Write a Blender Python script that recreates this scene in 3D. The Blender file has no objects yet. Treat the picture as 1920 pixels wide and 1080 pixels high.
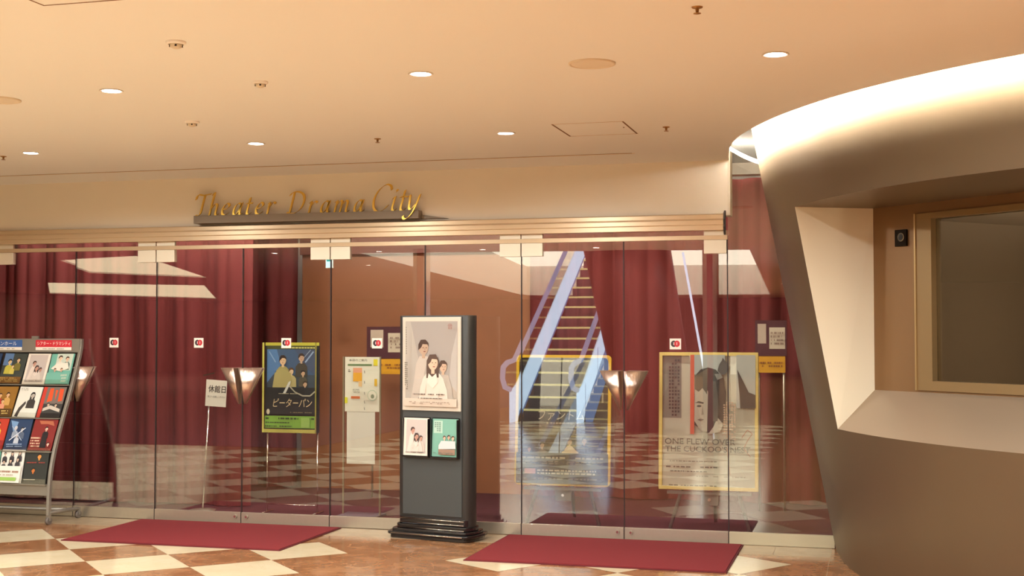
import bpy, bmesh, math, random
from mathutils import Vector, Matrix
random.seed(7)
PI = math.pi
S = bpy.context.scene
COL = S.collection

# ---------------------------------------------------------------- camera, world, exposure
cam_d = bpy.data.cameras.new('camera'); cam = bpy.data.objects.new('camera', cam_d); COL.objects.link(cam)
S.camera = cam
cam_d.sensor_width = 36; cam_d.lens = 2464.1 / 1920 * 36
cam_d.clip_start = .05; cam_d.clip_end = 200
YAW, PITCH, CAMY, CAMH = .2672, .0336, -9.444, 1.5
cam.location = (0, CAMY, CAMH)
cam.rotation_euler = (PI / 2 + PITCH, 0, YAW)
w = bpy.data.worlds.new('world'); S.world = w; w.use_nodes = True
w.node_tree.nodes['Background'].inputs[0].default_value = (1, .8, .6, 1)
w.node_tree.nodes['Background'].inputs[1].default_value = .25
S.view_settings.view_transform = 'Standard'; S.view_settings.look = 'None'
S.view_settings.gamma = 1; S.view_settings.use_curve_mapping = False
S.view_settings.exposure = 0.0
S.cycles.use_denoising = True
S.cycles.max_bounces = 10; S.cycles.diffuse_bounces = 6; S.cycles.glossy_bounces = 5
S.cycles.transparent_max_bounces = 24
S.cycles.caustics_reflective = False; S.cycles.caustics_refractive = False
S.cycles.sample_clamp_indirect = 6
LAMP_W = 84.0            # one downlight
WARM = (.965, 1.0, .985)

CEIL = 2.73

# ---------------------------------------------------------------- materials
def lin(c):
    return tuple(((x / 255) / 12.92 if x / 255 <= .04045 else ((x / 255 + .055) / 1.055) ** 2.4) for x in c)
MATS = {}
def mat(name, rgb, rough=.5, metal=0., emit=0., noise=0., nscale=60., bump=0., coat=0., aniso=0., spec=.5):
    if name in MATS: return MATS[name]
    m = bpy.data.materials.new(name); m.use_nodes = True; nt = m.node_tree; b = nt.nodes['Principled BSDF']
    c = lin(rgb)
    b.inputs['Base Color'].default_value = (*c, 1)
    b.inputs['Roughness'].default_value = rough; b.inputs['Metallic'].default_value = metal
    b.inputs['Specular IOR Level'].default_value = spec
    b.inputs['Coat Weight'].default_value = coat; b.inputs['Coat Roughness'].default_value = .05
    b.inputs['Anisotropic'].default_value = aniso
    if emit:
        b.inputs['Emission Color'].default_value = (*c, 1); b.inputs['Emission Strength'].default_value = emit
    if noise or bump:
        tc = nt.nodes.new('ShaderNodeTexCoord'); n = nt.nodes.new('ShaderNodeTexNoise')
        n.inputs['Scale'].default_value = nscale; n.inputs['Detail'].default_value = 4
        nt.links.new(tc.outputs['Object'], n.inputs['Vector'])
        if noise:
            r = nt.nodes.new('ShaderNodeMix'); r.data_type = 'RGBA'
            r.inputs[6].default_value = (*[x * (1 - noise) for x in c], 1)
            r.inputs[7].default_value = (*[min(1, x * (1 + noise)) for x in c], 1)
            nt.links.new(n.outputs['Fac'], r.inputs[0]); nt.links.new(r.outputs[2], b.inputs['Base Color'])
        if bump:
            bp = nt.nodes.new('ShaderNodeBump'); bp.inputs['Strength'].default_value = bump; bp.inputs['Distance'].default_value = .01
            nt.links.new(n.outputs['Fac'], bp.inputs['Height']); nt.links.new(bp.outputs[0], b.inputs['Normal'])
    MATS[name] = m
    return m
def emis(name, rgb, strength):
    if name in MATS: return MATS[name]
    m = bpy.data.materials.new(name); m.use_nodes = True; nt = m.node_tree; nt.nodes.clear()
    e = nt.nodes.new('ShaderNodeEmission'); o = nt.nodes.new('ShaderNodeOutputMaterial')
    e.inputs[0].default_value = (*lin(rgb), 1); e.inputs[1].default_value = strength
    nt.links.new(e.outputs[0], o.inputs[0]); MATS[name] = m
    return m
def glass(name, tint=(.93, .92, .9), base=.09, grow=.7, rough=0.):
    if name in MATS: return MATS[name]
    m = bpy.data.materials.new(name); m.use_nodes = True; nt = m.node_tree; nt.nodes.clear()
    o = nt.nodes.new('ShaderNodeOutputMaterial'); mx = nt.nodes.new('ShaderNodeMixShader')
    t = nt.nodes.new('ShaderNodeBsdfTransparent'); g = nt.nodes.new('ShaderNodeBsdfGlossy')
    t.inputs[0].default_value = (*tint, 1); g.inputs['Roughness'].default_value = rough
    g.inputs[0].default_value = (1, 1, 1, 1)
    lw = nt.nodes.new('ShaderNodeLayerWeight'); lw.inputs[0].default_value = .5
    p = nt.nodes.new('ShaderNodeMath'); p.operation = 'POWER'; p.inputs[1].default_value = 5
    a = nt.nodes.new('ShaderNodeMath'); a.operation = 'MULTIPLY_ADD'; a.inputs[1].default_value = grow; a.inputs[2].default_value = base
    nt.links.new(lw.outputs['Facing'], p.inputs[0]); nt.links.new(p.outputs[0], a.inputs[0])
    nt.links.new(a.outputs[0], mx.inputs[0]); nt.links.new(t.outputs[0], mx.inputs[1]); nt.links.new(g.outputs[0], mx.inputs[2])
    nt.links.new(mx.outputs[0], o.inputs[0]); MATS[name] = m
    return m
def marble(name, c1, c2, vein, rough=.12):
    m = bpy.data.materials.new(name); m.use_nodes = True; nt = m.node_tree; b = nt.nodes['Principled BSDF']; L = nt.links.new
    tc = nt.nodes.new('ShaderNodeTexCoord')
    n = nt.nodes.new('ShaderNodeTexNoise'); n.inputs['Scale'].default_value = 5; n.inputs['Detail'].default_value = 9; n.inputs['Roughness'].default_value = .65
    L(tc.outputs['Object'], n.inputs['Vector'])
    r = nt.nodes.new('ShaderNodeMix'); r.data_type = 'RGBA'; r.inputs[6].default_value = (*lin(c1), 1); r.inputs[7].default_value = (*lin(c2), 1)
    mr = nt.nodes.new('ShaderNodeMapRange'); mr.inputs[1].default_value = .35; mr.inputs[2].default_value = .65
    L(n.outputs['Fac'], mr.inputs[0]); L(mr.outputs[0], r.inputs[0])
    n2 = nt.nodes.new('ShaderNodeTexNoise'); n2.inputs['Scale'].default_value = 1.7; n2.inputs['Detail'].default_value = 7; n2.inputs['Distortion'].default_value = 1.6
    L(tc.outputs['Object'], n2.inputs['Vector'])
    s = nt.nodes.new('ShaderNodeMath'); s.operation = 'SUBTRACT'; s.inputs[1].default_value = .5; L(n2.outputs['Fac'], s.inputs[0])
    ab = nt.nodes.new('ShaderNodeMath'); ab.operation = 'ABSOLUTE'; L(s.outputs[0], ab.inputs[0])
    m2 = nt.nodes.new('ShaderNodeMapRange'); m2.inputs[1].default_value = .0; m2.inputs[2].default_value = .006; m2.inputs[3].default_value = .45; m2.inputs[4].default_value = 0
    L(ab.outputs[0], m2.inputs[0])
    r2 = nt.nodes.new('ShaderNodeMix'); r2.data_type = 'RGBA'; r2.inputs[7].default_value = (*lin(vein), 1)
    L(m2.outputs[0], r2.inputs[0]); L(r.outputs[2], r2.inputs[6]); L(r2.outputs[2], b.inputs['Base Color'])
    b.inputs['Roughness'].default_value = rough; b.inputs['Specular IOR Level'].default_value = .6
    MATS[name] = m
    return m
M_CEIL = mat('ceiling_paint', (234, 234, 230), .85)
M_WHITE = mat('white_paint', (238, 234, 226), .7)
M_BROWN_MARBLE = marble('brown_marble', (148, 98, 62), (184, 134, 94), (226, 178, 130))
M_CREAM_MARBLE = marble('cream_marble', (240, 224, 188), (232, 214, 176), (222, 200, 160), .14)
M_BORDER = marble('border_stone', (176, 150, 118), (192, 166, 132), (200, 176, 140), .2)
M_JOINT = mat('joint', (150, 118, 84), .7)
M_FASCIA = mat('fascia_panel', (226, 218, 200), .42, noise=.03, nscale=3)
M_BEAM = mat('beam_metal', (214, 190, 156), .3, .55)
M_STEEL = mat('brushed_steel', (188, 176, 156), .33, .75, noise=.05, nscale=40)
M_PATCH = mat('patch_steel', (232, 222, 200), .4, .25)
M_DARK = mat('dark_gap', (26, 14, 12), .7)
M_SEAM = mat('seam_rubber', (38, 18, 16), .6)
M_GOLD = mat('gold_letter', (228, 186, 84), .28, .8)
M_TRAY = mat('tray_grey', (132, 120, 104), .5, .3)
M_CONE = mat('bronze_panel', (112, 95, 73), .42, .55, noise=.03, nscale=2)
M_REVEAL = mat('reveal_paint', (236, 226, 200), .6)
M_INNER = mat('inner_bronze', (128, 96, 62), .45, .5)
M_FRAME = mat('window_frame_metal', (142, 116, 78), .4, .5)
M_CURTAIN = mat('burgundy_velvet', (106, 32, 32), .85, noise=.12, nscale=120)
M_CARPET = mat('burgundy_carpet', (70, 18, 26), .95, noise=.2, nscale=300)
M_MAT = mat('red_mat', (132, 34, 38), .95, noise=.25, nscale=420, bump=.4)
M_MATEDGE = mat('mat_edge', (96, 22, 28), .8)
M_BLACK = mat('black_gloss', (26, 22, 22), .22, coat=.3)
M_KIOSK = mat('kiosk_grey', (54, 53, 50), .38, .15)
M_CHROME = mat('chrome', (230, 226, 220), .12, 1.)
M_HANDLE = mat('handle_steel', (226, 200, 182), .28, .95, aniso=.6)
def streak(m):
    nt = m.node_tree; b = nt.nodes['Principled BSDF']; tc = nt.nodes.new('ShaderNodeTexCoord'); mp = nt.nodes.new('ShaderNodeMapping'); mp.inputs['Scale'].default_value = (150, 60, 4)
    n = nt.nodes.new('ShaderNodeTexNoise'); n.inputs['Scale'].default_value = 1; bp = nt.nodes.new('ShaderNodeBump'); bp.inputs['Strength'].default_value = .5; bp.inputs['Distance'].default_value = .004
    nt.links.new(tc.outputs['Object'], mp.inputs[0]); nt.links.new(mp.outputs[0], n.inputs['Vector']); nt.links.new(n.outputs['Fac'], bp.inputs['Height']); nt.links.new(bp.outputs[0], b.inputs['Normal'])
streak(M_HANDLE)
M_SILVER = mat('silver_paint', (150, 144, 132), .42, .5)
M_GLASS = glass('door_glass')
M_ACRYL = glass('acrylic', (.97, .97, .95), .05, .5)
M_PGLASS = glass('poster_glazing', (.97, .97, .97), .06, .5)
M_LENS = emis('lamp_lens', (255, 248, 234), 36)
M_COVE = emis('cove_tube', (255, 248, 236), 1100)

# ---------------------------------------------------------------- mesh builder
class MB:
    def __init__(s): s.v = []; s.f = []; s.m = []; s.mats = []; s.sm = []
    def slot(s, m):
        if m not in s.mats: s.mats.append(m)
        return s.mats.index(m)
    def poly(s, pts, m, smooth=False):
        k = len(s.v); s.v += [tuple(p) for p in pts]; s.f.append(tuple(range(k, k + len(pts)))); s.m.append(s.slot(m)); s.sm.append(smooth)
    def faces(s, verts, fs, m, smooth=False):
        k = len(s.v); s.v += [tuple(p) for p in verts]
        for f in fs: s.f.append(tuple(i + k for i in f)); s.m.append(s.slot(m)); s.sm.append(smooth)
    def box(s, c, d, m, rot=None):
        x, y, z = [q / 2 for q in d]; c = Vector(c)
        vs = [Vector((a * x, b * y, e * z)) for a in (-1, 1) for b in (-1, 1) for e in (-1, 1)]
        if rot: vs = [rot @ q for q in vs]
        s.faces([q + c for q in vs], [(0, 1, 3, 2), (4, 6, 7, 5), (0, 4, 5, 1), (2, 3, 7, 6), (0, 2, 6, 4), (1, 5, 7, 3)], m)
    def bb(s, x0, x1, y0, y1, z0, z1, m): s.box(((x0 + x1) / 2, (y0 + y1) / 2, (z0 + z1) / 2), (abs(x1 - x0), abs(y1 - y0), abs(z1 - z0)), m)
    def prism(s, prof, a, b, m, axis='x', smooth=False, caps=True):
        # prof: list of 2D points in the plane across the axis
        n = len(prof)
        def P(q, t): return {'x': (t, q[0], q[1]), 'y': (q[0], t, q[1]), 'z': (q[0], q[1], t)}[axis]
        vs = [P(q, a) for q in prof] + [P(q, b) for q in prof]
        fs = [(i, (i + 1) % n, n + (i + 1) % n, n + i) for i in range(n)]
        s.faces(vs, fs, m, smooth)
        if caps: s.faces(vs, [tuple(range(n))[::-1], tuple(range(n, 2 * n))], m)
    def tube(s, path, r, m, seg=10, smooth=True, r2=None):
        path = [Vector(p) for p in path]; rings = []; n = len(path); up = None
        for i, p in enumerate(path):
            t = (path[min(i + 1, n - 1)] - path[max(i - 1, 0)]).normalized()
            if up is None: up = Vector((0, 0, 1)) if abs(t.z) < .9 else Vector((0, 1, 0))
            a = t.cross(up).normalized(); up = a.cross(t).normalized()
            rr = r if r2 is None else r + (r2 - r) * i / (n - 1)
            rings.append([p + (a * math.cos(k * 2 * PI / seg) + up * math.sin(k * 2 * PI / seg)) * rr for k in range(seg)])
        vs = [q for R_ in rings for q in R_]
        fs = [(i * seg + k, i * seg + (k + 1) % seg, (i + 1) * seg + (k + 1) % seg, (i + 1) * seg + k) for i in range(n - 1) for k in range(seg)]
        s.faces(vs, fs, m, smooth); s.faces(vs, [tuple(range(seg))[::-1], tuple(range((n - 1) * seg, n * seg))], m)
    def lathe(s, prof, c, m, seg=24, smooth=True, a0=0, a1=2 * PI, close=True):
        # prof: (radius, z) list about a vertical axis
        full = abs(a1 - a0 - 2 * PI) < 1e-6; k = seg if full else seg + 1; vs = []
        for r, z in prof:
            for i in range(k):
                a = a0 + (a1 - a0) * i / seg; vs.append((c[0] + r * math.cos(a), c[1] + r * math.sin(a), c[2] + z))
        fs = []
        for j in range(len(prof) - 1):
            for i in range(seg):
                fs.append((j * k + i, j * k + (i + 1) % k if full else j * k + i + 1, (j + 1) * k + ((i + 1) % k if full else i + 1), (j + 1) * k + i))
        s.faces(vs, fs, m, smooth)
    def mesh(s, name, bevel=0):
        me = bpy.data.meshes.new(name); me.from_pydata(s.v, [], s.f)
        for m in s.mats: me.materials.append(m)
        me.polygons.foreach_set('material_index', s.m); me.polygons.foreach_set('use_smooth', s.sm)
        bm = bmesh.new(); bm.from_mesh(me); bmesh.ops.remove_doubles(bm, verts=bm.verts, dist=1e-5)
        bmesh.ops.recalc_face_normals(bm, faces=bm.faces); bm.to_mesh(me); bm.free(); me.update()
        return me
    def build(s, name, parent=None, bevel=0, loc=None):
        o = bpy.data.objects.new(name, s.mesh(name)); COL.objects.link(o)
        if parent: o.parent = parent
        if loc: o.location = loc
        if bevel:
            b = o.modifiers.new('bevel', 'BEVEL'); b.width = bevel; b.segments = 2; b.limit_method = 'ANGLE'
        return o
def tag(o, label=None, cat=None, group=None, kind=None):
    for k, v in (('label', label), ('category', cat), ('group', group), ('kind', kind)):
        if v: o[k] = v
    return o
def thing(name, label, cat, loc=(0, 0, 0), rz=0, group=None, rx=0):
    o = bpy.data.objects.new(name, None); COL.objects.link(o); o.empty_display_size = .05
    o.location = loc; o.rotation_euler = (rx, 0, rz); tag(o, label, cat, group)
    return o
def struct(o): o['kind'] = 'structure'; return o

# ---------------------------------------------------------------- flat artwork (posters, labels)
TXT = {}
def text_mesh(body, shear=0., off=0.):
    key = (body, shear, off)
    if key in TXT: return TXT[key]
    cu = bpy.data.curves.new('t', 'FONT'); cu.body = body; cu.size = 1; cu.shear = shear; cu.offset = off; cu.resolution_u = 3
    cu.align_x = 'CENTER'; cu.align_y = 'CENTER'
    ob = bpy.data.objects.new('t', cu); COL.objects.link(ob)
    dg = bpy.context.evaluated_depsgraph_get(); dg.update()
    me = bpy.data.meshes.new_from_object(ob.evaluated_get(dg))
    vs = [tuple(v.co) for v in me.vertices]; fs = [tuple(p.vertices) for p in me.polygons]
    bpy.data.objects.remove(ob); bpy.data.curves.remove(cu); bpy.data.meshes.remove(me)
    if vs:
        x0 = min(v[0] for v in vs); x1 = max(v[0] for v in vs); y0 = min(v[1] for v in vs); y1 = max(v[1] for v in vs)
        vs = [((v[0] - (x0 + x1) / 2) / max(1e-6, x1 - x0), (v[1] - (y0 + y1) / 2) / max(1e-6, y1 - y0)) for v in vs]
        TXT[key] = (vs, fs)
    else: TXT[key] = ([], [])
    return TXT[key]
class Art:
    """a sheet w x h (m) standing in the local xz plane, facing -y; x from -w/2 to w/2, z from 0 to h; u,v in 0..1"""
    def __init__(s, w_, h_, bg, thick=.004):
        s.w = w_; s.h = h_; s.b = MB(); s.k = 0; s.t = thick
        s.b.bb(-w_ / 2, w_ / 2, 0, thick, 0, h_, C(bg))
    def P(s, u, v): return ((u - .5) * s.w, -.0004 * s.k, v * s.h)
    def poly(s, pts, c):
        s.k += 1; s.b.poly([s.P(*p) for p in pts][::-1], C(c)); return s
    def rect(s, u0, v0, u1, v1, c): return s.poly([(u0, v0), (u1, v0), (u1, v1), (u0, v1)], c)
    def ell(s, u, v, ru, rv, c, n=20, a0=0, a1=2 * PI):
        return s.poly([(u + ru * math.cos(a0 + (a1 - a0) * i / n), v + rv * math.sin(a0 + (a1 - a0) * i / n)) for i in range(n)], c)
    def line(s, pts, wd, c):
        for (u0, v0), (u1, v1) in zip(pts, pts[1:]):
            dx, dy = (u1 - u0) * s.w, (v1 - v0) * s.h; L = math.hypot(dx, dy) or 1; nx, ny = -dy / L * wd / 2, dx / L * wd / 2
            s.poly([(u0 + nx / s.w, v0 + ny / s.h), (u1 + nx / s.w, v1 + ny / s.h), (u1 - nx / s.w, v1 - ny / s.h), (u0 - nx / s.w, v0 - ny / s.h)], c)
        return s
    def text(s, body, u, v, wu, hv, c, shear=0., off=0.):
        vs, fs = text_mesh(body, shear, off); s.k += 1
        s.b.faces([s.P(u + a * wu, v + b * hv) for a, b in vs], [f[::-1] for f in fs], C(c)); return s
    def marks(s, u0, v0, u1, v1, rows, c, fill=.8, seed=1):
        """rows of illegible small print"""
        r = random.Random(seed); dv = (v1 - v0) / rows
        for i in range(rows):
            y = v0 + dv * i; x = u0
            while x < u1:
                l = (u1 - u0) * r.uniform(.02, .09)
                if r.random() < fill: s.rect(x, y + dv * .2, min(u1, x + l), y + dv * .75, c)
                x += l + (u1 - u0) * .018
        return s
    def vmarks(s, u0, v0, u1, v1, cols, rows, c, seed=2):
        r = random.Random(seed); du = (u1 - u0) / cols; dv = (v1 - v0) / rows
        for i in range(cols):
            for j in range(rows):
                if r.random() < .9: s.rect(u0 + du * (i + .18), v0 + dv * (j + .2), u0 + du * (i + .8), v0 + dv * (j + .8), c)
        return s
    def person(s, u, v, hh, hair, skin, cloth, long=False, look=0, body=True):
        """bust: head centre u,v, head height hh (fraction of sheet height)"""
        rv = hh / 2; ru = rv * s.h / s.w * .78
        if long: s.poly([(u - ru * 1.35, v - rv * 2.1), (u - ru * 1.3, v + rv * .3), (u - ru * .7, v + rv * 1.15), (u + ru * .6, v + rv * 1.2), (u + ru * 1.2, v + rv * .3), (u + ru * 1.2, v - rv * 2.0)], hair)
        if body: s.poly([(u - ru * 2.2, v - rv * 5), (u - ru * 2.1, v - rv * 2.3), (u - ru * 1.2, v - rv * 1.5), (u - ru * .35, v - rv * 1.2), (u + ru * .35, v - rv * 1.2), (u + ru * 1.2, v - rv * 1.5), (u + ru * 2.1, v - rv * 2.3), (u + ru * 2.2, v - rv * 5)], cloth)
        s.rect(u - ru * .35, v - rv * 1.5, u + ru * .35, v - rv * .6, skin)
        s.ell(u, v, ru, rv, skin)
        s.poly([(u - ru * 1.15, v - rv * .35), (u - ru * 1.12, v + rv * .5), (u - ru * .6, v + rv * 1.15), (u + ru * .4, v + rv * 1.2), (u + ru * 1.05, v + rv * .7), (u + ru * 1.1, v + rv * .15), (u + ru * (.6 + look * .2), v + rv * .5), (u - ru * .2, v + rv * .55), (u - ru * (.75 - look * .3), v + rv * .1)], hair)
        for e in (-.35, .35): s.ell(u + ru * (e + look * .25), v + rv * .02, ru * .13, rv * .07, hair, 6)
        s.poly([(u + ru * (look * .3 - .05), v), (u + ru * (look * .3 + .12), v - rv * .28), (u + ru * (look * .3 - .1), v - rv * .28)], tuple(int(q * .85) for q in skin))
        s.ell(u + ru * look * .25, v - rv * .52, ru * .28, rv * .07, (150, 80, 70), 6)
        return s
    def build(s, name, parent=None, loc=(0, 0, 0), rot=(0, 0, 0)):
        me = bpy.data.meshes.new(name); me.from_pydata(s.b.v, [], s.b.f)
        for m in s.b.mats: me.materials.append(m)
        me.polygons.foreach_set('material_index', s.b.m); me.update()
        o = bpy.data.objects.new(name, me); COL.objects.link(o)
        if parent: o.parent = parent
        o.location = loc; o.rotation_euler = rot
        return o
def C(c):
    return mat('print_%02x%02x%02x' % tuple(c), c, .55) if not isinstance(c, bpy.types.Material) else c

# ---------------------------------------------------------------- curved ceiling edge / leaning wall
EDGE = [(-1.0, 2.6), (-.99, 1.6), (-.985, .6), (-.975, .0), (-.942, -.35), (-.874, -.81), (-.779, -1.19), (-.61, -1.63), (-.432, -2.0), (-.20, -2.38), (.03, -2.68), (.28, -2.95), (.56, -3.2), (.9, -3.44), (1.3, -3.66), (1.8, -3.85), (2.4, -4.0), (3.1, -4.1), (4.0, -4.15)]
def catmull(E_, n):
    out = []; e = [Vector(p) for p in E_]; pts = [2 * e[0] - e[1]] + e + [2 * e[-1] - e[-2]]
    for i in range(1, len(pts) - 2):
        p0, p1, p2, p3 = pts[i - 1:i + 3]
        for k in range(n):
            t = k / n; out.append(.5 * ((2 * p1) + (p2 - p0) * t + (2 * p0 - 5 * p1 + 4 * p2 - p3) * t * t + (3 * p1 - p0 - 3 * p2 + p3) * t ** 3))
    out.append(e[-1]); return out
NSEG = 10
C0 = catmull(EDGE, NSEG)
TT = [(C0[min(i + 1, len(C0) - 1)] - C0[max(i - 1, 0)]).normalized() for i in range(len(C0))]
NN = [Vector((-t.y, t.x)) for t in TT]
def cone_pt(i, z):
    o = .2 + .19 * (CEIL - z); p = C0[i] + NN[i] * o; return (p.x, p.y, z)
ZTOP = 3.15

# ================================================================ SETTING
# floor: brown marble slab with cream inlaid tiles and a paler border along the glass wall
fb = MB()
fb.bb(-26, 8, -40, 0.0, -.08, 0, M_BROWN_MARBLE)
x = -12.0
fb.bb(-26, -.28, -.40, -.0, 0, .0006, M_BORDER)
jx = -12.0
while jx < -.3:
    fb.bb(jx - .0015, jx + .0015, -.4, 0, .0006, .0009, M_JOINT); jx += .756
fb.bb(-.285, -.281, -3, -.0, 0, .001, M_BORDER)
def lattice(x0, y0, s_, ang, sel):
    u = Vector((math.cos(ang), -math.sin(ang))) * s_; v = Vector((math.sin(ang), math.cos(ang))) * s_; o = Vector((x0, y0))
    for i in range(-80, 80):
        for j in range(-80, 80):
            if (i + j) % 2: continue
            c = o + u * (i + .5) + v * (j + .5)
            if sel(i, j, c):
                q = [o + u * i + v * j, o + u * (i + 1) + v * j, o + u * (i + 1) + v * (j + 1), o + u * i + v * (j + 1)]
                fb.poly([(p.x, p.y, .0008) for p in q], M_CREAM_MARBLE)
def selL(i, j, c):
    if c.x < -20 or c.x > 5 or c.y < -38: return False
    if c.y < -3.2: return c.x < -1.5 and c.y > (-12.5 if c.x > -6.6 else -6.0)
    return c.y < -.75 and j <= 2 and c.x < -3.1
lattice(-5.735, -1.060, .54, .7959, selL)
lattice(-2.719, -1.176, .53, math.radians(33.5), lambda i, j, c: -3.2 < c.y < -.62 and j >= 0 and i >= 0 and c.x < -.5)
fb.bb(-26, -7.0, -38, -6.3, 0, .004, M_CARPET)  # unseen dark carpet added to darken the floor mirrored in the left panes
struct(fb.build('floor'))
cf = MB(); cf.bb(-26, 3, .0, 5, -.08, 0, M_CARPET); struct(cf.build('floor'))

# ceiling slab with the curved right edge and the openings over the hall behind
cu = bpy.data.curves.new('c', 'CURVE'); cu.dimensions = '2D'; cu.fill_mode = 'BOTH'; cu.extrude = .04
def spl(pts):
    s = cu.splines.new('POLY'); s.points.add(len(pts) - 1); s.use_cyclic_u = True
    for p, q in zip(s.points, pts): p.co = (q[0], q[1], 0, 1)
edge_pts = [(p.x, p.y) for p in C0 if p.y < -.001]
HOLE1 = [(-7.67, -9.6), (-1.75, -10.4), (-3.19, -34), (-11.1, -33)]
HOLE2 = [(-13.46, -10.16), (-11.4, -9.41), (-14.56, -17.4), (-15.6, -14.6)]
spl([(-26, -.0), (-.975, -.0)] + edge_pts + [(8, -4.15), (8, -38), (-26, -38)])
HOLE3 = [(-19.87, -18.96), (-17.0, -21.7), (-23.36, -34.2), (-25.3, -26.8)]
spl(HOLE1); spl(HOLE2); spl(HOLE3)
co = bpy.data.objects.new('c', cu); COL.objects.link(co); co.location.z = CEIL + .04
dg = bpy.context.evaluated_depsgraph_get(); me = bpy.data.meshes.new_from_object(co.evaluated_get(dg)); me.name = 'ceiling'
bpy.data.objects.remove(co); me.materials.clear(); me.materials.append(M_CEIL)
for p in me.polygons: p.use_smooth = False
ceil = bpy.data.objects.new('ceiling', me); COL.objects.link(ceil); ceil.location.z = CEIL + .04; struct(ceil)
# upper ceiling over the cove and the lobby behind the glass
uc = MB(); uc.bb(-1.4, 8, -4.6, 0, ZTOP, ZTOP + .1, M_WHITE); uc.bb(-26, 8, 0, 5, ZTOP, ZTOP + .1, M_WHITE)
struct(uc.build('ceiling'))
# recessed luminous coffers above the openings
for H in (HOLE1,):
    b = MB(); n = len(H); zt = 3.7
    for i in range(n):
        a, c = H[i], H[(i + 1) % n]
        b.poly([(a[0], a[1], CEIL + .08), (c[0], c[1], CEIL + .08), (c[0], c[1], zt), (a[0], a[1], zt)], M_WHITE)
    struct(b.build('trim_coffer_side'))
M_LUM = emis('luminous_ceiling', (255, 246, 220), 5.5)
b = MB(); b.poly([(p[0], p[1], 3.7) for p in HOLE1[::-1]], M_LUM); struct(b.build('ceiling'))
for H in (HOLE2, HOLE3):
    b = MB(); b.poly([(p[0], p[1], CEIL + .03) for p in H[::-1]], emis('luminous_ceiling_dim', (255, 240, 196), 3.6)); struct(b.build('ceiling'))

# walls around the hall behind the camera and the lobby behind the glass
M_WOOD = mat('brown_wood_wall', (120, 62, 46), .5, noise=.12, nscale=4)
def wall(name, x0, x1, y0, y1, z0, z1, m): b = MB(); b.bb(x0, x1, y0, y1, z0, z1, m); return struct(b.build(name))
wall('wall_south', -26, 8, -38.2, -38, 0, 4.4, M_WOOD)
wall('wall_west', -26.2, -26, -38, 5, 0, 4.4, M_WOOD)
wall('wall_east', 8, 8.2, -38, 5, 0, 4.4, mat('beige_wall', (206, 180, 146), .7))
wall('wall_lobby', -26, 8, 4.2, 4.4, 0, ZTOP, M_WHITE)
# fascia above the doors
wall('wall_fascia', -26, -.968, .0, .14, 2.335, ZTOP, M_FASCIA)

# leaning bronze wall: ruled surface with a window opening
i0 = 2 * NSEG
J0 = min(range(len(C0)), key=lambda i: (Vector(cone_pt(i, 1.574)[:2]) - Vector((-.329, -1.201))).length)
J1 = len(C0) - 1 - 12
ZB, ZT = .91, 2.265
cb = MB(); rows = [0, .45, ZB, 1.4, 1.85, ZT, 2.5, 2.73, ZTOP]
vs = []
for i in range(len(C0)):
    for z in rows: vs.append(cone_pt(i, z))
nr = len(rows); fs = []
for i in range(len(C0) - 1):
    for k in range(nr - 1):
        if J0 <= i < J1 and ZB - 1e-6 <= rows[k] < ZT - 1e-6: continue
        fs.append((i * nr + k, (i + 1) * nr + k, (i + 1) * nr + k + 1, i * nr + k + 1))
cb.faces(vs, fs, M_CONE, True)
cone = struct(cb.build('wall_right'))
# reveals of the opening
PI_ = Vector((.0134, -1.060)); DW = Vector((1, -1)).normalized(); NW = Vector((1, 1)).normalized()
def wp(s_, z, d=0.): p = PI_ + DW * s_ + NW * d; return (p.x, p.y, z)
b = MB(); b.poly([cone_pt(J0, ZB), wp(0, 1.146), wp(0, 2.262), cone_pt(J0, ZT)], M_REVEAL); struct(b.build('trim_reveal'))
LW = 3.55
def ruled(z_out, z_in, m, name):
    b = MB(); n = J1 - J0; vs = []; fs = []
    for k in range(n + 1):
        vs += [cone_pt(J0 + k, z_out), wp(LW * k / n, z_in)]
    for k in range(n): fs.append((2 * k, 2 * k + 2, 2 * k + 3, 2 * k + 1))
    b.faces(vs, fs, m, True); return struct(b.build(name))
ruled(ZB, 1.146, mat('sill_metal', (160, 140, 118), .4, .3), 'trim_sill')
ruled(ZT, 2.262, M_CONE, 'trim_soffit')
b = MB(); b.poly([cone_pt(J1, ZB), wp(LW, 1.146), wp(LW, 2.262), cone_pt(J1, ZT)], M_REVEAL); struct(b.build('trim_reveal'))
# inner wall of the recess with the dark window
G0, G1, GZ0, GZ1 = .47, 3.3, 1.215, 2.165
b = MB()
def wbox(b, s0, s1, z0, z1, d0, d1, m):
    P = [wp(s0, z0, d0), wp(s1, z0, d0), wp(s1, z1, d0), wp(s0, z1, d0), wp(s0, z0, d1), wp(s1, z0, d1), wp(s1, z1, d1), wp(s0, z1, d1)]
    b.faces(P, [(0, 1, 2, 3), (4, 7, 6, 5), (0, 4, 5, 1), (1, 5, 6, 2), (2, 6, 7, 3), (3, 7, 4, 0)], m)
wbox(b, 0, .345, 1.146, 2.262, .0, .08, M_INNER); wbox(b, .345, LW, 2.2, 2.262, .0, .08, M_INNER); wbox(b, .345, LW, 1.146, 1.158, 0, .08, M_INNER)
wbox(b, 3.45, LW, 1.146, 2.262, 0, .08, M_INNER)
struct(b.build('wall_window_bay'))
win = thing('window_4', None, None, (0, 0, 0)); struct(win)
b = MB(); wbox(b, .345, 3.45, GZ1, 2.2, -.012, .06, M_FRAME); wbox(b, .345, 3.45, 1.158, GZ0, -.012, .06, M_FRAME)
wbox(b, .345, G0, GZ0, GZ1, -.012, .06, M_FRAME); wbox(b, G1, 3.45, GZ0, GZ1, -.012, .06, M_FRAME)
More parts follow.
